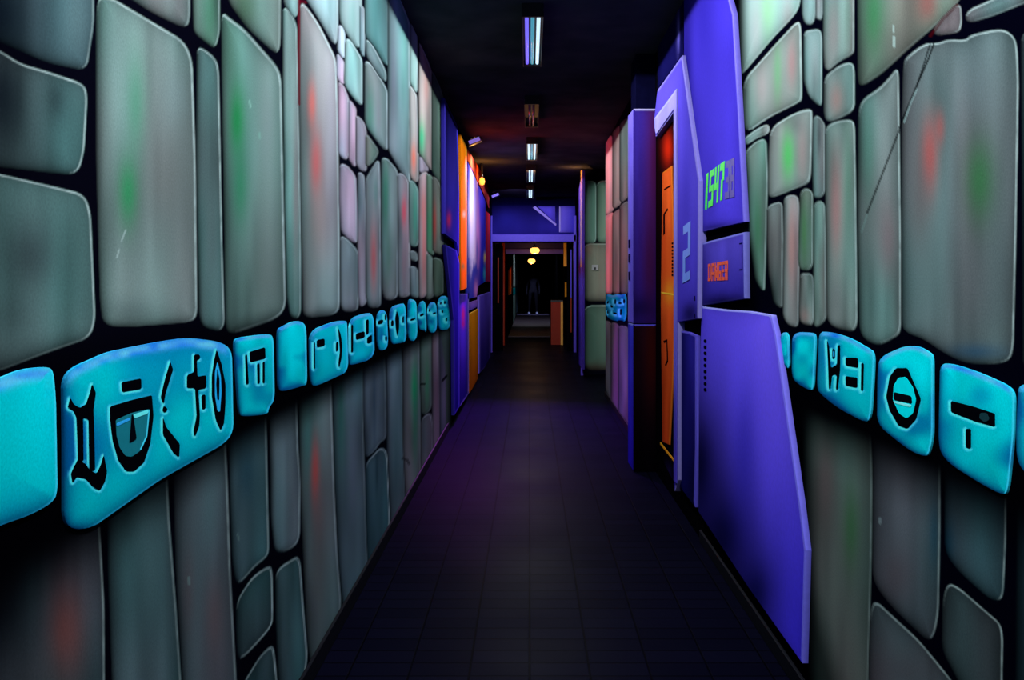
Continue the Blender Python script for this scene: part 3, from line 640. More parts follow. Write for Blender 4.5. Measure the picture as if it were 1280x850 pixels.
def text(name, s, quad, proj, nrm, m_color, parent, gap=0.16, K=1.0):
    f = pts_quad(*quad); n = len(s); wch = 1.0 / (n + (n - 1) * gap); out = MB()
    for i, ch in enumerate(s):
        u0 = i * wch * (1 + gap)
        for kk, (a, b1, c, d1) in enumerate(FONT[ch]):
            q = [f(u0 + wch * a, b1), f(u0 + wch * c, b1), f(u0 + wch * c, d1), f(u0 + wch * a, d1)]
            fr = [np.array(proj(*p)) + np.array(nrm) * 0.0004 * kk for p in q]; bk = [p - np.array(nrm) * 0.0008 for p in fr]
            out.add(fr + bk, [(3, 2, 1, 0), (4, 5, 6, 7), (0, 1, 5, 4), (1, 2, 6, 5), (2, 3, 7, 6), (3, 0, 4, 7)])
    return mesh_obj(name, out.v, [q for q in out.f if True], m_color, parent)
M['neon'] = mat('fluorescent_green_paint', (0.03, 0.92, 0.05), rough=0.6, spec=0.1, noise=0.05)
M['ghost'] = mat('faded_digit_paint', tuple(lin((70, 56, 170))), rough=0.6, spec=0.1, noise=0.05)
M['danger'] = mat('fluorescent_red_paint', (0.95, 0.10, 0.03), rough=0.6, spec=0.1, noise=0.05)
M['pale_blue'] = mat('pale_blue_paint', tuple(lin((110, 150, 255))), rough=0.6, spec=0.1, noise=0.05)
M['yellow'] = mat('amber_line_paint', (0.95, 0.45, 0.02), rough=0.6, spec=0.1, noise=0.05)
tp = lambda d: (lambda x, y: side(RB - d, x, y))
o = text('digits', '1547', [(881,219),(906,201),(904,249),(879,264)], tp(0.0012), (-1, 0, 0), M['neon'], tall); o['label'] = 'fluorescent green digits 1547'
o = text('faded_digits', '38', [(907.5,202),(918,197),(918,246),(906,249)], tp(0.0012), (-1, 0, 0), M['ghost'], tall); o['label'] = 'faded dark digits 38'

pd = [(877,304),(931,290),(932,373),(877,382)]
dang = rboard('danger_board', pd, board_painter(pd, (100,84,228), (62,50,185), edge=(150,150,255), rim=(.9,.8,0), lw=1.6, blobs=[(905,380,40,12,(14,12,50),.9),(880,345,6,40,(50,40,150),.5)]), 'violet board with the red word DANGER below the digits board', 'wall board')
o = text('lettering', 'DANGER', [(885,330),(910,325.5),(910,350),(885,351.5)], tp(0.0012), (-1, 0, 0), M['danger'], dang, gap=0.12); o['label'] = 'red word DANGER'
for k in (0, 1, 2): 
    q = [[(924,304),(928,303),(928,304.5),(924,305.5)], [(927,304),(928,304),(928,337),(927,337.3)], [(924,336.5),(928,336),(928,337.5),(924,338)]][k]
    plate('slot', tp(0.001), (-1, 0, 0), q, 0.001, 3, flat((22, 18, 90)), M['board'], dang, smooth=0)

pl = [(877,383),(905,387),(935,389),(964,394),(970,420),(1000,630),(1007,688),(1005,760),(1003,829),(937,736),(873,639),(874,500)]
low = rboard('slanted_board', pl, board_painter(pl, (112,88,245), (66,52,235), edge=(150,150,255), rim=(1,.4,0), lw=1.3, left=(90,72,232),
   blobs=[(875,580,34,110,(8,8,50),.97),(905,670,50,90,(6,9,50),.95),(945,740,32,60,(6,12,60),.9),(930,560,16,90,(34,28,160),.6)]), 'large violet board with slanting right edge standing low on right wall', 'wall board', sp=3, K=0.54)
for k in range(9):
    yy = 424 + k * 7.6
    plate('vent_hole', tp(0.001), (-1, 0, 0), [(879.6,yy),(883,yy+0.6),(883,yy+5),(879.6,yy+4.4)], 0.001, 3, flat((6, 5, 24)), M['board'], low, smooth=1)

pn = [(849,413),(860,415),(871,420),(871,560),(869,634),(849,607)]
rboard('narrow_board', pn, board_painter(pn, (50,42,175), (12,12,62), edge=(112,100,245), rim=(.9,1,0), lw=1.6, left=(26,24,110)), 'narrow dark blue board low between orange door and slanted board', 'wall board', sp=1.8)

# door with its frame (door_1)
door = mk_empty('door_1', side(XR, 835, 560)); door['kind'] = 'structure'
XD = XR - 0.004
pdoor = [(820,176),(843,144),(843,604),(820,560)]
leaf = plate('door_leaf', lambda x, y: side(XD, x, y), (-1, 0, 0), pdoor, 0.004, 1.6, board_painter(pdoor, (26,8,10), (8,6,12), rim=(0,0,0), blobs=[(835,186,6,18,(215,40,16),.95),(835,595,6,14,(40,28,90),.7)]), M['board'], door, smooth=0)
por = [(828,216),(840,207),(842,300),(843.5,400),(841,480),(837,556),(828,552),(826,380)]
pan = plate('orange_panel', lambda x, y: side(XD - 0.006, x, y), (-1, 0, 0), por, 0.006, 1.2, board_painter(por, (255,104,40), (232,84,34), edge=(255,140,40), rim=(.8,.6,0), lw=0.8, blobs=[(838,366,8,14,(255,170,40),.7),(830,300,3,60,(215,60,25),.5),(829,490,3,60,(190,50,20),.6)]), M['board'], leaf, smooth=0); pan['label'] = 'bright orange panel'
XO = XD - 0.0075
for nm, q, c in [('marking', [(829,268),(834,260),(835,262),(831,268),(831,292),(829,294)], (40,8,10)), ('marking', [(829,426),(834,424),(835,452),(832,458),(831,456),(833.5,450),(833,427),(830,429)], (40,8,10)),
                 ('marking', [(830,236),(838,231),(838,233),(830,238)], (60,12,10)), ('cross_line', [(826.5,364.8),(842.5,367.3),(842.5,369.4),(826.5,366.8)], (255,200,60))]:
    plate(nm, lambda x, y: side(XO, x, y), (-1, 0, 0), q, 0.0012, 3, flat(c), M['board'], pan, smooth=0)
for k in range(10):
    yy = 303 + k * 4.4; plate('vent_hole', lambda x, y: side(XO, x, y), (-1, 0, 0), [(839.5,yy),(841.5,yy),(841.5,yy+2.4),(839.5,yy+2.4)], 0.001, 3, flat((30, 6, 8)), M['board'], pan, smooth=0)
plate('kick_line', lambda x, y: side(XD - 0.004, x, y), (-1, 0, 0), [(825,552.5),(842.5,574.5),(842.5,577.5),(825,555.5)], 0.004, 3, flat((255,176,40)), M['board'], leaf, smooth=0)
pf = [(822,113),(853,69),(862,135),(874.5,226),(873.5,398),(848,402),(848,600),(844,614),(842.5,612),(842.5,140),(820,171),(817.5,150)]
fr = plate('door_frame', lambda x, y: side(XR - 0.035, x, y), (-1, 0, 0), pf, 0.035, 1.8, board_painter(pf, (104,86,242), (64,50,205), edge=(185,175,255), rim=(1,.6,0), lw=1.3,
   blobs=[(862,392,12,16,(14,12,56),.85),(858,230,6,90,(74,60,205),.6)]), M['board'], door, smooth=0)
pi = [(818,148),(845.5,111),(845.5,122),(845,604),(842,600),(842,136),(820,168),(818.3,160)]
tr = plate('trim', lambda x, y: side(XR - 0.042, x, y), (-1, 0, 0), pi, 0.007, 1.4, board_painter(pi, (170,158,255), (96,80,225), edge=(215,215,255), rim=(1,0,0), lw=1.4, edge_dark=0.1), M['board'], fr, smooth=0); tr['label'] = 'pale violet trim'
o = text('number', '2', [(854,283),(863,276),(862.5,349),(853.5,354)], lambda x, y: side(XR - 0.0365, x, y), (-1, 0, 0), M['pale_blue'], fr); o['label'] = 'pale blue digit 2'
for yy in (370, 392):
    plate('screw_slot', lambda x, y: side(XR - 0.036, x, y), (-1, 0, 0), [(867.5,yy),(869,yy),(869,yy+6),(867.5,yy+6)], 0.001, 3, flat((20,16,70)), M['board'], fr, smooth=0)

# navy panel above the door
pu = [(790,48),(848,-60),(853,-60),(853,66),(822,110),(815,122)]
rboard('navy_board', [(822,-6),(854,-70),(854,67),(822,111)], board_painter([(822,-6),(854,-70),(854,67),(822,111)], (8,8,40), (18,16,78), rim=(0,0,0), blobs=[(847.5,40,1.2,22,(120,110,235),.9)]), 'dark navy board above the orange door', 'wall board', sp=2, X=XR - 0.006)

# pillar on the right
YP = 6.0
px0 = (792 - VX) * YP / F
pil = mk_empty('wall_pillar', (0.785, 6.17, 0)); tag(pil, 'violet square pillar standing beyond the orange door', 'pillar')
def pp(a, b_): return (px0 if a == 0 else XR + 0.0, YP, b_)
zt, zm = H + (VY - 136) * YP / F, H + (VY - 405) * YP / F
def pfront(name, pxs, painter, sp=1.6, dY=0.0, thick=0.02):
    return plate(name, lambda x, y: front(YP - dY, x, y), (0, -1, 0), pxs, thick, sp, painter, M['board'], pil, smooth=0)
def pside(name, q, painter, thick=0.02, sp=1.2):
    return plate(name, lambda x, y: side(px0, x, y), (-1, 0, 0), q, thick, sp, painter, M['board'], pil, smooth=0)
MB().box(px0 + 0.012, XR, YP + 0.012, YP + 0.34, 0, zt - 0.01).build('core', M['navy'], pil)
MB().box(px0 + 0.018, XR, YP + 0.02, YP + 0.30, zt - 0.01, CEIL - 0.005).build('upper_shaft', M['navy'], pil)
q = [(792,136),(819.8,136),(819.8,404),(792,404)]
pfront('upper_face', q, board_painter(q, (66,46,170), (44,26,120), edge=(200,190,255), rim=(1,0,0), lw=1.6, blobs=[(818,200,12,120,(90,20,40),.8),(812,330,10,70,(70,20,50),.7),(800,385,20,16,(16,10,50),.7)]))  # red blobs: orange door's reflection painted into the front face
q = [(792,405.5),(819.8,405.5),(819.8,589),(792,589)]
pfront('lower_face', q, board_painter(q, (30,10,24), (6,4,10), edge=(100,90,235), rim=(1,0,0), lw=1.3, blobs=[(815,440,9,60,(60,14,10),.8)]))
q = [(785,145),(791.9,136.5),(791.9,404),(785,402)]
pside('upper_side', q, board_painter(q, (132,114,250), (112,96,240), edge=(180,170,255), rim=(.6,0,.3), lw=0.8))
q = [(785,403.6),(791.9,405.6),(791.9,589),(785,577.5)]
pside('lower_side', q, board_painter(q, (70,66,235), (40,36,170), edge=(150,160,255), rim=(1,0,0), lw=0.8))
for yy in (300, 318, 340):
    plate('latch', lambda x, y: side(px0 - 0.006, x, y), (-1, 0, 0), [(785.4,yy),(787,yy-0.6),(787,yy+9.4),(785.4,yy+10)], 0.006, 3, flat((22,16,74)), M['board'], pil, smooth=0)

# ------------------------------------------------------------------ boards on the far left wall
XB = -0.68
def lboard(name, poly, painter, label, cat, X=XB, sp=1.0, thick=None, smooth=0):
    o = plate(name, lambda x, y: side(X, x, y), (1, 0, 0), poly, (X - XL - 0.007) if thick is None else thick, sp, painter, M['board'], None, 1.0, smooth=smooth)
    return tag(o, label, cat)
q = [(555.5,122),(572,158),(574,240),(574,320),(571,303),(556,292)]
o = lboard('blue_board', q, board_painter(q, (8,7,40), (48,38,165), edge=(70,60,200), rim=(0,.7,.7), lw=0.8, blobs=[(561,275,2.6,9,(190,40,90),.9)]), 'tall deep blue board with red smudge just past left stone mural', 'wall board')
q = [(557,306),(571,313),(574.5,330),(574.5,508),(568,519),(567,400),(561,345)]
lboard('blue_board', q, board_painter(q, (44,36,165), (34,28,140), edge=(86,74,225), rim=(.6,.9,.3), lw=0.8, left=(40,36,150)), 'lower deep blue board with slanting left edge past left stone mural', 'wall board')
q = [(576,168),(583.5,184),(583.5,360),(576,363)]
lboard('orange_pilaster', q, board_painter(q, (255,138,16), (255,140,20), edge=(255,200,60), rim=(.3,.8,0), lw=0.9, blobs=[(580,268,2,4,(255,225,90),.9),(579,333,2,4,(90,170,60),.8)]), 'narrow glowing orange upright strip beside the pale nebula mural', 'wall board', X=XB + 0.012, thick=0.047)
q = [(575,367),(586,367),(586,492),(575,508)]
lboard('violet_board', q, board_painter(q, (92,72,220), (40,30,140), edge=(150,130,255), rim=(.7,.9,0), lw=0.8, blobs=[(579,393,2,10,(215,50,90),.85),(579,405,2,5,(200,40,90),.7)]), 'violet low board with red smudges under the orange strip', 'wall board')
# nebula poster
q = [(584.5,202),(601,237),(607,252),(607,352),(598,357),(596,371),(585,374)]
def nebula(X, Y):
    base = board_painter(q, (70,52,220), (16,36,190), rim=(0,0,0))(X, Y)
    def mix(C, g, c): g = np.clip(g, 0, 1)[:, None]; return C * (1 - g) + lin(c) * g
    n = vnoise(X / 2.2, Y / 26, 3); fl = vnoise(X / 1.6, Y / 9, 5)
    base = mix(base, 1.7 * np.exp(-((X - 590.5) / 4.5) ** 2 - ((Y - 285) / 62) ** 2) * (0.6 + 0.6 * n), (245, 225, 255))
    base = mix(base, 0.9 * np.exp(-((X - 597) / 2.5) ** 2 - ((Y - 300) / 40) ** 2) * n * 1.4, (250, 150, 235))
    base = mix(base, 0.9 * sm(0, 1, (Y - 318 - 30 * (fl - 0.3)) / 16) * np.exp(-((X - 592) / 9) ** 2), (22, 46, 190))
    base = mix(base, 0.95 * np.exp(-((X - 595) / 2.3) ** 2 - ((Y - 362) / 11) ** 2), (245, 150, 225))
    base = mix(base, 0.9 * np.exp(-((X - 606) / 1.3) ** 2 - ((Y - 322) / 6) ** 2), (230, 200, 90))
    base = mix(base, 0.8 * np.exp(-((X - 605.5) / 1.3) ** 2 - ((Y - 342) / 8) ** 2), (70, 190, 220))
    return base
lboard('nebula_mural', q, nebula, 'white, pink and blue nebula painting on the left corridor wall', 'painting', sp=0.7)
q = [(584.5,186),(606,222),(611.5,240),(611.5,262),(604.5,242),(584.5,200)]
lboard('orange_header', q, board_painter(q, (235,80,40), (150,40,60), rim=(0,0,0), blobs=[(589,200,3,10,(255,130,60),.8)]), 'orange-red sloping strip above the nebula painting', 'wall board', X=XB + 0.004, thick=0.039)
q = [(608,264),(612.5,268),(612.5,352),(608,352)]
lboard('red_strip', q, board_painter(q, (190,36,70), (150,30,90), rim=(0,0,0)), 'dull red upright strip at the far edge of the nebula painting', 'wall board', X=XB + 0.004, thick=0.039)
q = [(587.5,378),(597.5,375),(597.5,383),(587.5,388)]
lboard('pink_ledge', q, board_painter(q, (170,120,235), (130,90,225), rim=(0,0,0)), 'small pink-violet strip between nebula painting and orange low panel', 'wall board')
q = [(587.5,392),(597.5,386),(597.5,473),(587.5,491)]
lboard('orange_board', q, board_painter(q, (255,160,24), (225,105,30), edge=(255,190,60), rim=(1,0,0), lw=0.9), 'orange low panel below the nebula painting', 'wall board')
q = [(599,370),(613,365),(613,452),(599,467)]
lboard('violet_board', q, board_painter(q, (104,80,225), (52,34,150), edge=(140,116,245), rim=(.4,.5,.9), lw=0.8), 'violet low board between orange low panel and black door leaf', 'wall board')
# flood lamps
def flood(loc, label):
    x, y, z = loc
    e = mk_empty('flood_lamp', (x, y, z)); tag(e, label, 'lamp', 'violet flood lamps on the left')
    MB().bbox(x - 0.075, x + 0.075, y - 0.055, y + 0.055, z - 0.035, z + 0.02, 0.01).build('housing', M['metal_dk'], e)
    MB().box(x - 0.062, x + 0.062, y - 0.062, y - 0.054, z - 0.028, z + 0.012).build('lens', M['lens'], e)
    e.rotation_euler = (0, math.radians(-22), 0)
    MB().cyl((x, y, z + 0.02), (x, y, CEIL), 0.008).box(x - 0.03, x + 0.03, y - 0.02, y + 0.02, CEIL - 0.006, CEIL).build('bracket', M['metal_dk'], e)
    return e
M['lens'] = mat('violet_lens', (0.3, 0.25, 0.8), rough=0.2, emit=(0.30, 0.24, 1.0), estr=0.55)
flood(front(9.5, 593, 176), 'near violet flood lamp at ceiling above the orange strip')
flood(front(15.2, 619, 244), 'far violet flood lamp at ceiling left of the portal')
# amber beacon beside the far end of the header
c = front(11.6, 602.5, 224)
e = mk_empty('amber_lamp', c); tag(e, 'small amber lamp at the top of left wall', 'lamp')
M['amber'] = mat('amber_glass', (0.9, 0.4, 0.1), emit=(1.0, 0.30, 0.03), estr=1.6)
M['amber_hot'] = mat('amber_bulb', (0.9, 0.4, 0.1), emit=(1.0, 0.48, 0.10), estr=2.2)
MB().lathe((c[0], c[1], c[2] - 0.05), [(0.01, -0.03), (0.03, -0.02), (0.04, 0.02), (0.03, 0.06), (0.012, 0.075)], 16).build('glass', M['amber'], e, smooth=True)
MB().cyl((c[0], c[1], c[2] + 0.02), (c[0], c[1], CEIL), 0.012).build('stem', M['metal_dk'], e)

# ------------------------------------------------------------------ portal at the end
YB = ZE
ztop = H + (VY - 293) * YB / F; zb = H + (VY - 302.5) * YB / F
wb = MB().box(XL, XR, YB + 0.06, YB + 0.20, zb - 0.01, CEIL).build('wall_portal', M['navy']); tag(wb, kind='structure')
def fplate(name, q, painter, Y, parent=None, thick=0.02, sp=1.2, label=None, cat=None):
    o = plate(name, lambda x, y: front(Y, x, y), (0, -1, 0), q, thick, sp, painter, M['board'], parent, smooth=0)
    if label: tag(o, label, cat)
    return o
pb = mk_empty('portal_frame', (0.07, YB, 0)); tag(pb, 'violet portal frame spanning the far end of corridor', 'portal')
q = [(615,247),(719,247),(719,293),(615,293)]
fplate('header_board', q, board_painter(q, (10,8,52), (46,40,150), rim=(0,0,0), blobs=[(632,275,14,12,(44,42,160),.6),(690,284,14,7,(60,48,180),.4)]), YB + 0.04, pb, 0.02)
q = [(672,258),(694,258),(694.5,279)]
fplate('gusset', q, board_painter(q, (100,84,235), (90,74,225), rim=(0,0,0)), YB + 0.015, pb, 0.025)
fplate('brace_rail', [(666,259.5),(669,257.5),(695.5,280),(695,282.5)], flat((168,150,250)), YB, pb, 0.04)
q = [(699,257.5),(719,257.5),(719,290.5),(699,290.5)]
fplate('square_panel', q, board_painter(q, (86,72,225), (70,58,205), edge=(190,175,250), rim=(0,0,1), lw=1.0, left=(120,104,240)), YB + 0.01, pb, 0.03)
MB().bbox(XL + 0.03, XR, YB - 0.04, YB + 0.06, zb, ztop, 0.012).build('lintel', M['violet'], pb)
MB().bbox(XL + 0.001, XL + 0.03, YB - 0.04, YB + 0.06, 0, CEIL - 0.35, 0.006).build('jamb', M['violet'], pb)
MB().bbox(XR - 0.05, XR - 0.001, YB - 0.04, YB + 0.06, 0, CEIL - 0.35, 0.006).build('jamb', M['violet'], pb)
# pilaster at the end of the recess wall
ps = mk_empty('corner_pilaster', (xr0, YR + 0.35, 0)); tag(ps, 'violet pilaster with orange edge left of grey-green recess wall', 'pilaster')
XQ = xr0 - 0.03
q = [(723.5,236),(728.2,212),(728.2,462),(723.5,455)]
plate('violet_face', lambda x, y: side(XQ, x, y), (-1, 0, 0), q, 0.03, 0.6, board_painter(q, (120,84,220), (96,74,220), rim=(0,0,0), blobs=[(725.5,335,4,10,(120,16,40),.9),(725,420,4,40,(60,40,160),.6)]), M['board'], ps, smooth=0)
MB().bbox(XQ - 0.004, XQ + 0.03, YR - 0.012, YR + 0.02, 1.5, CEIL - 0.02, 0.003).build('orange_edge', M['bright_orange'], ps)
MB().bbox(XQ - 0.004, XQ + 0.03, YR - 0.012, YR + 0.02, 0.0, 1.5, 0.003).build('violet_edge', M['violet'], ps)

# white switch box on the recess wall
c = front(YR, 743.5, 334.5)
e = mk_empty('wall_switch', c); tag(e, 'small white switch box on grey-green recess wall', 'switch')
MB().bbox(c[0] - 0.042, c[0] + 0.042, YR - 0.035, YR - 0.004, c[2] - 0.038, c[2] + 0.038, 0.006).build('box', M['plastic'], e)
MB().box(c[0] - 0.014, c[0] + 0.014, YR - 0.041, YR - 0.035, c[2] - 0.03, c[2] + 0.004).build('rocker', M['metal_dk'], e)

# black door leaves either side
def leaf_thing(name, x0, x1, y0, z1, tilt, label, orange):
    e = mk_empty(name, ((x0 + x1) / 2, y0, 0)); tag(e, label, 'door leaf')
    m = MB(); n = 4; w = (x1 - x0) / n
    for k in range(n):
        off = 0.025 * (k % 2)
        m.bbox(x0 + k * w, x0 + (k + 1) * w + 0.004, y0 + off, y0 + off + 0.03, 0.0, z1 - tilt * (abs(k - 1.5)), 0.006)
    m.build('panel', M['black'], e)
    for (xx, z0, z2, mm) in orange:
        MB().bbox(xx - 0.012, xx + 0.012, y0 - 0.012, y0, z0, z2, 0.003).build('painted_strip', mm, e)
    return e
leaf_thing('folding_leaf', -0.680, -0.50, YB + 0.25, 2.02, 0.03, 'black folding door leaf at the left side of the portal', [(-0.585, 0.9, 1.75, M['rust'])])
leaf_thing('folding_leaf', 0.70, 0.855, YB + 0.25, 2.02, 0.02, 'black folding door leaf at the right side of the portal', [(0.775, 0.35, 1.0, M['rust']), (0.775, 1.0, 1.9, M['violet'])])

# second portal behind
Y2 = 18.0
p2 = mk_empty('inner_portal', (0.1, Y2, 0)); tag(p2, 'dark inner portal with blue crossbar and orange uprights behind the violet one', 'portal')
fx = lambda x: (x - VX) * Y2 / F
fz = lambda y: H + (VY - y) * Y2 / F
MB().box(XL + 0.01, XR - 0.01, Y2 + 0.02, Y2 + 0.12, fz(311), CEIL - 0.01).build('header', M['violet_dk'], p2)
MB().bbox(fx(632), fx(704), Y2 - 0.05, Y2 + 0.05, fz(317.5), fz(311), 0.01).build('crossbar', M['violet'], p2)
MB().bbox(fx(627), fx(631), Y2 - 0.05, Y2, 0, fz(303), 0.01).build('left_upright', M['rust'], p2)
MB().bbox(fx(704.5), fx(708.5), Y2 - 0.05, Y2, fz(333), fz(302), 0.01).build('right_upright', M['bright_orange'], p2)
MB().bbox(fx(706), fx(708.3), Y2 - 0.02, Y2 + 0.02, fz(371), fz(353), 0.004).build('amber_strip', M['yellow'], p2)
MB().box(fx(709), XR - 0.01, Y2, Y2 + 0.1, 0, fz(311)).build('side_infill', M['black'], p2)
MB().box(XL + 0.01, fx(627), Y2, Y2 + 0.1, 0, fz(311)).build('side_infill', M['black'], p2)
# low orange counter
cb = mk_empty('orange_counter', (fx(696), Y2 + 0.3, 0)); tag(cb, 'low rust-orange counter inside the inner portal on the right', 'counter')
MB().box(fx(689), fx(701), Y2 + 0.1, Y2 + 0.7, 0, fz(377)).build('body', M['rust'], cb)
MB().box(fx(688.5), fx(704), Y2 + 0.08, Y2 + 0.72, fz(377), fz(375.5)).build('top', M['metal_dk'], cb)
MB().bbox(fx(701), fx(704), Y2 + 0.08, Y2 + 0.16, 0, fz(377), 0.004).build('corner_post', M['bright_orange'], cb)
# slim orange figure-like panel on the inner left
q = [(636.5,338),(641.5,330),(642,350),(640,367),(636.5,369)]
o = plate('slim_panel', lambda x, y: side(-0.48, x, y), (1, 0, 0), q, 0.02, 0.8, board_painter(q, (240,90,60), (250,120,40), edge=(200,200,255), rim=(0,1,0), lw=0.8), M['board'], None, smooth=0); tag(o, 'slim orange-red panel hanging on the inner left wall', 'wall board')

# inner corridor with its own stone murals
s = MB().box(-1.2, -0.503, 20.2, YEND, 0, CEIL - 0.01).build('wall_inner_left', M['black']); tag(s, kind='structure')
st = [S([(640,300),(650,300),(650,358),(640,358)], (176,196,190), (), .3), S([(640,369),(650,369),(650,404),(640,408)], (120,140,138), (), .3)]
def pil_(X, Y): return paint_stones(X, Y, st, 0.5)
plate('stone_mural', lambda x, y: side(-0.497, x, y), (1, 0, 0), [(641.5,318),(647,320),(647,388),(641.5,404)], 0.003, 0.5, pil_, M['mural'], s, 0.6, smooth=0)
plate('glyph_block', lambda x, y: side(-0.495, x, y), (1, 0, 0), [(641.5,360),(647,358.5),(647,367),(641.5,369)], 0.002, 0.8, flat((0,170,180)), M['mural'], s, 0.8, smooth=0)
s = MB().box(0.9, 1.9, 24.0, YEND, 0, CEIL - 0.01).build('wall_inner_right', M['black']); tag(s, kind='structure')
st2 = [S([(691,300),(694,300),(694,372),(691,372)], (150,116,104), (), .3), S([(696,300),(699,300),(699,372),(696,372)], (120,92,88), (), .3)]
def pir_(X, Y): return paint_stones(X, Y, st2, 0.5)
plate('stone_mural', lambda x, y: side(0.897, x, y), (-1, 0, 0), [(690,318),(702.9,306),(702.9,410),(690,385)], 0.003, 0.5, pir_, M['mural'], s, 0.8, smooth=0)
# raised paler landing in the inner corridor
M['landing'] = mat('worn_grey_floor', (0.10, 0.085, 0.12), rough=0.55, spec=0.3, noise=0.2, nscale=4)
s = MB().box(-0.62, 0.75, 20.6, YEND, 0.0, 0.02).build('trim_landing', M['landing']); tag(s, kind='structure')

# pendant lamps
def pendant(c, label):
    e = mk_empty('pendant_lamp', c); tag(e, label, 'lamp', 'hanging amber lamps')
    MB().lathe((c[0], c[1], c[2]), [(0.03, -0.055), (0.07, -0.045), (0.095, 0.0), (0.085, 0.04), (0.04, 0.065)], 20).build('globe', M['amber_hot'], e, smooth=True)
    MB().lathe((c[0], c[1], c[2] + 0.06), [(0.05, 0.0), (0.045, 0.03), (0.012, 0.05)], 16).build('cap', M['metal_dk'], e, smooth=True)
    MB().cyl((c[0], c[1], c[2] + 0.1), (c[0], c[1], CEIL - 0.0), 0.006, n=8).build('cord', M['metal_dk'], e)
pendant(front(17.2, 668.5, 313.5), 'bright amber lamp hanging in the portal, the nearer of two')
pendant(front(22.0, 664.5, 326.5), 'smaller-looking amber lamp further back inside the dark corridor')

# ------------------------------------------------------------------ ceiling tube fixtures
def tube_mat(name, c, s): return mat(name, (0.4, 0.4, 0.5), rough=0.2, emit=tuple(lin(c)), estr=s)
TV, TT, TW = tube_mat('violet_tube', (120, 104, 255), 1.0), tube_mat('teal_tube', (70, 170, 190), 0.7), tube_mat('white_tube', (200, 232, 255), 1.2)
T_OFF = mat('unlit_tube', (0.25, 0.12, 0.14), rough=0.2, spec=0.5, noise=0.02)
def fixture(x, ya, yb, label, mats, group=None):
    zc = H + 1.5
    e = mk_empty('ceiling_light', (x, (ya + yb) / 2, CEIL)); tag(e, label, 'ceiling light', group)
    w = 0.062
    m = MB().bbox(x - w, x + w, ya, yb, zc + 0.018, CEIL, 0.006)
    m.box(x - w, x - w + 0.004, ya, yb, zc - 0.02, zc + 0.02).box(x + w - 0.004, x + w, ya, yb, zc - 0.02, zc + 0.02)
    m.build('housing', M['metal_dk'], e)
    for k, mm in enumerate(mats):
        xx = x + (k - (len(mats) - 1) / 2) * 0.034
        MB().cyl((xx, ya + 0.03, zc), (xx, yb - 0.03, zc), 0.011, n=12).build('tube', mm, e, smooth=True)
    for yy in (ya, yb - 0.02):
        MB().box(x - w + 0.004, x + w - 0.004, yy, yy + 0.02, zc - 0.016, zc + 0.018).build('end_cap', M['metal_dk'], e)
    return e
def sy(y): return 1.5 * F / (VY - y)
spots = [(665.5, 17, 80, 'nearest ceiling light with violet, teal and white tubes', [TV, TT, TW]),
         (664.5, 128, 157, 'unlit second ceiling light with dull reddish tubes', [T_OFF, T_OFF]),
         (664.7, 178, 199, 'third ceiling light with pale blue glowing tubes', [TW, TT, TW]),
         (663.5, 211, 227, 'fourth ceiling light, between third one and portal', [TW, TW]),
         (663, 236, 247, 'farthest ceiling light, just before the violet portal', [TW, TW])]
for (xx, ya, yb, lb, mm) in spots:
    a, b_ = sy(ya), sy(yb); fixture((xx - VX) * (a + b_) / 2 / F, a, b_, lb, mm, 'ceiling lights along the corridor')

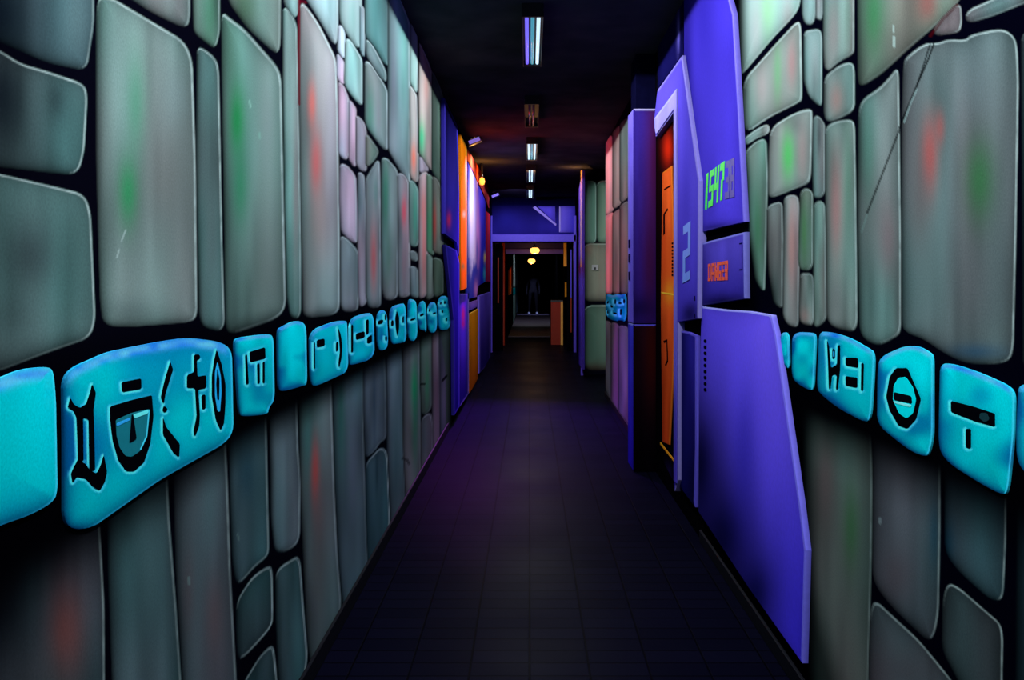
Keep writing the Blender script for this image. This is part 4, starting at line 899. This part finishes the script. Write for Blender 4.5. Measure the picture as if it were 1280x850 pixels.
# ------------------------------------------------------------------ person far down the corridor
def person(loc):
    x, y, z = loc
    e = mk_empty('person', loc); tag(e, 'distant person in dark clothes and pale shoes standing at corridor end', 'person')
    J = {'pel': ((0, 0, .95), .125), 'sp': ((0, 0, 1.12), .12), 'ch': ((0, .0, 1.32), .145), 'nk': ((0, 0, 1.47), .055), 'hd0': ((0, -.01, 1.54), .07), 'hd1': ((0, -.01, 1.62), .09), 'hd2': ((0, 0, 1.69), .07)}
    Ed = [('pel', 'sp'), ('sp', 'ch'), ('ch', 'nk'), ('nk', 'hd0'), ('hd0', 'hd1'), ('hd1', 'hd2')]
    for sgn, t in ((-1, 'l'), (1, 'r')):
        J['sh' + t] = ((.17 * sgn, 0, 1.40), .062); J['el' + t] = ((.235 * sgn, .01, 1.13), .043); J['wr' + t] = ((.25 * sgn, -.05, .90), .03); J['pm' + t] = ((.25 * sgn, -.06, .83), .036)
        J['hp' + t] = ((.095 * sgn, 0, .88), .10); J['kn' + t] = ((.13 * sgn, -.01, .50), .062); J['an' + t] = ((.15 * sgn, .01, .10), .042); J['ft' + t] = ((.155 * sgn, -.07, .055), .035)
        Ed += [('ch', 'sh' + t), ('sh' + t, 'el' + t), ('el' + t, 'wr' + t), ('wr' + t, 'pm' + t), ('pel', 'hp' + t), ('hp' + t, 'kn' + t), ('kn' + t, 'an' + t), ('an' + t, 'ft' + t)]
        for k in range(4):
            a = 'f%d%s' % (k, t); J[a] = (((.25 + (k - 1.5) * .004) * sgn, -.085 + k * .018, .76 + abs(k - 1.5) * .006), .0095); J[a + 'e'] = (((.248) * sgn, -.09 + k * .018, .72 + abs(k - 1.5) * .01), .008)
            Ed += [('pm' + t, a), (a, a + 'e')]
        J['th' + t] = ((.235 * sgn, -.10, .80), .010); Ed.append(('pm' + t, 'th' + t))
    ks = list(J); me = bpy.data.meshes.new('body')
    me.from_pydata([J[k][0] for k in ks], [(ks.index(a), ks.index(b1)) for a, b1 in Ed], [])
    me.materials.append(M['cloth'])
    o = bpy.data.objects.new('body', me); link(o, e); ORIG['body'] = loc
    md = o.modifiers.new('skin', 'SKIN')
    bpy.context.view_layer.objects.active = o
    if not me.skin_vertices: me.skin_vertices.new() if hasattr(me.skin_vertices, 'new') else None
    for i, k in enumerate(ks):
        me.skin_vertices[0].data[i].radius = (J[k][1], J[k][1] * (0.75 if k in ('ch', 'sp', 'pel') else 1)); me.skin_vertices[0].data[i].use_root = (k == 'pel')
    o.modifiers.new('sub', 'SUBSURF').levels = 2; o.modifiers['sub'].render_levels = 2
    for sgn in (-1, 1):
        m = MB(); cx, cy = x + .155 * sgn, y
        rows = [(-.20, .03, .03), (-.17, .045, .06), (-.08, .05, .08), (0.0, .042, .10), (.06, .045, .10), (.085, .03, .07)]
        v, f = [], []
        for (dy, w, hh) in rows:
            for k in range(10):
                t = math.pi * 2 * k / 10; v.append((cx + w * math.cos(t), cy + dy, z + 0.005 + hh * (0.5 + 0.5 * math.sin(t))))
        for i in range(len(rows) - 1):
            for k in range(10): f.append((i * 10 + k, i * 10 + (k + 1) % 10, (i + 1) * 10 + (k + 1) % 10, (i + 1) * 10 + k))
        f += [tuple(range(9, -1, -1)), tuple(range(len(v) - 10, len(v)))]
        s = m.add(v, f).build('shoe', M['shoe'], e, smooth=True); s['label'] = 'pale glowing shoe'
    # hair
    m = MB().lathe((x, y + .005, z + 1.64), [(0.09, -0.02), (0.105, 0.03), (0.095, 0.08), (0.05, 0.115), (0.005, 0.125)], 18)
    m.build('hair', M['black'], e, smooth=True)
person((front(34.5, 666.3, 392)[0], 34.5, 0.02))

# ------------------------------------------------------------------ lights
def spot(loc, energy, color, size=math.radians(175), aim=(0, 0, -1), blend=0.3, r=0.02):
    l = bpy.data.lights.new('lamp', 'SPOT'); l.energy = energy; l.color = color; l.spot_size = size; l.spot_blend = blend; l.shadow_soft_size = r
    o = bpy.data.objects.new('scene_light', l); link(o); o.location = loc
    o.rotation_euler = Vector(aim).to_track_quat('-Z', 'Y').to_euler(); return o
def point(loc, energy, color, r=0.03):
    l = bpy.data.lights.new('lamp', 'POINT'); l.energy = energy; l.color = color; l.shadow_soft_size = r
    o = bpy.data.objects.new('scene_light', l); link(o); o.location = loc; return o
WH = (0.92, 0.97, 1.0)
E0 = 21.0 * GAIN
for yc, k in ((-1.4, 1.6), (0.9, 1.9), (3.2, 1.05), (5.5, 0.85), (7.9, 0.7), (10.1, 0.5), (12.4, 0.4), (14.9, 0.4)):
    for d in (-0.4, 0.0, 0.4):
        spot((0.02, yc + d, H + 1.44), E0 * k, WH, size=math.radians(179), blend=0.05, r=0.0)  # unseen spots added at the fixtures and nearer to light the walls
# violet flood washing the floor and the far boards
p = front(9.5, 593, 176)
spot((p[0] + 0.06, 9.4, p[2] - 0.05), 1700, (0.62, 0.05, 1.0), math.radians(76), (0.04, -0.50, -1.0), 1.0)
spot((p[0] + 0.30, 10.2, p[2] - 0.05), 90, (0.5, 0.45, 1.0), math.radians(120), (-0.8, 0.3, -0.8), 0.8)
p = front(15.2, 619, 244)
spot((p[0] + 0.2, 14.6, p[2] - 0.05), 50, (0.45, 0.35, 1.0), math.radians(130), (0.3, 0.8, -0.6), 0.8)
point(front(17.2, 668.5, 318.5), 10, (1.0, 0.45, 0.12), 0.0)
c = front(22.0, 664.5, 331); point(c, 7, (1.0, 0.55, 0.25), 0.0)
c = front(11.4, 606, 222); point(c, 9.0, (1.0, 0.40, 0.08), 0.0)
point((0.62, 12.0, 2.72), 4.0, (1.0, 0.42, 0.12), 0.0)
spot((0.1, 33.6, 2.7), 170, (0.45, 0.5, 1.0), math.radians(40), (0.05, 0.25, -1), 0.6)  # unseen blue spot added to brighten the distant shoes
spot((0.1, 28.0, 2.7), 80, (0.9, 0.85, 1.0), math.radians(130), (0, 0.2, -1), 0.6)  # unseen spot added so the inner corridor shows

w = bpy.data.worlds.new('world'); bpy.context.scene.world = w; w.use_nodes = True
w.node_tree.nodes['Background'].inputs['Color'].default_value = (0.01, 0.012, 0.02, 1); w.node_tree.nodes['Background'].inputs['Strength'].default_value = 0.1

cam = bpy.data.cameras.new('camera'); co = bpy.data.objects.new('camera', cam); link(co)
co.location = (0, 0, H); co.rotation_euler = (math.pi / 2, 0, 0)
cam.sensor_width = 36; cam.lens = F / 1280 * 36; cam.shift_x = (640 - VX) / 1280; cam.shift_y = (VY - 425) / 1280; cam.clip_start = 0.05
bpy.context.scene.camera = co
vs = bpy.context.scene.view_settings
vs.view_transform = 'Standard'; vs.look = 'None'; vs.gamma = 1; vs.exposure = 0; vs.use_curve_mapping = False
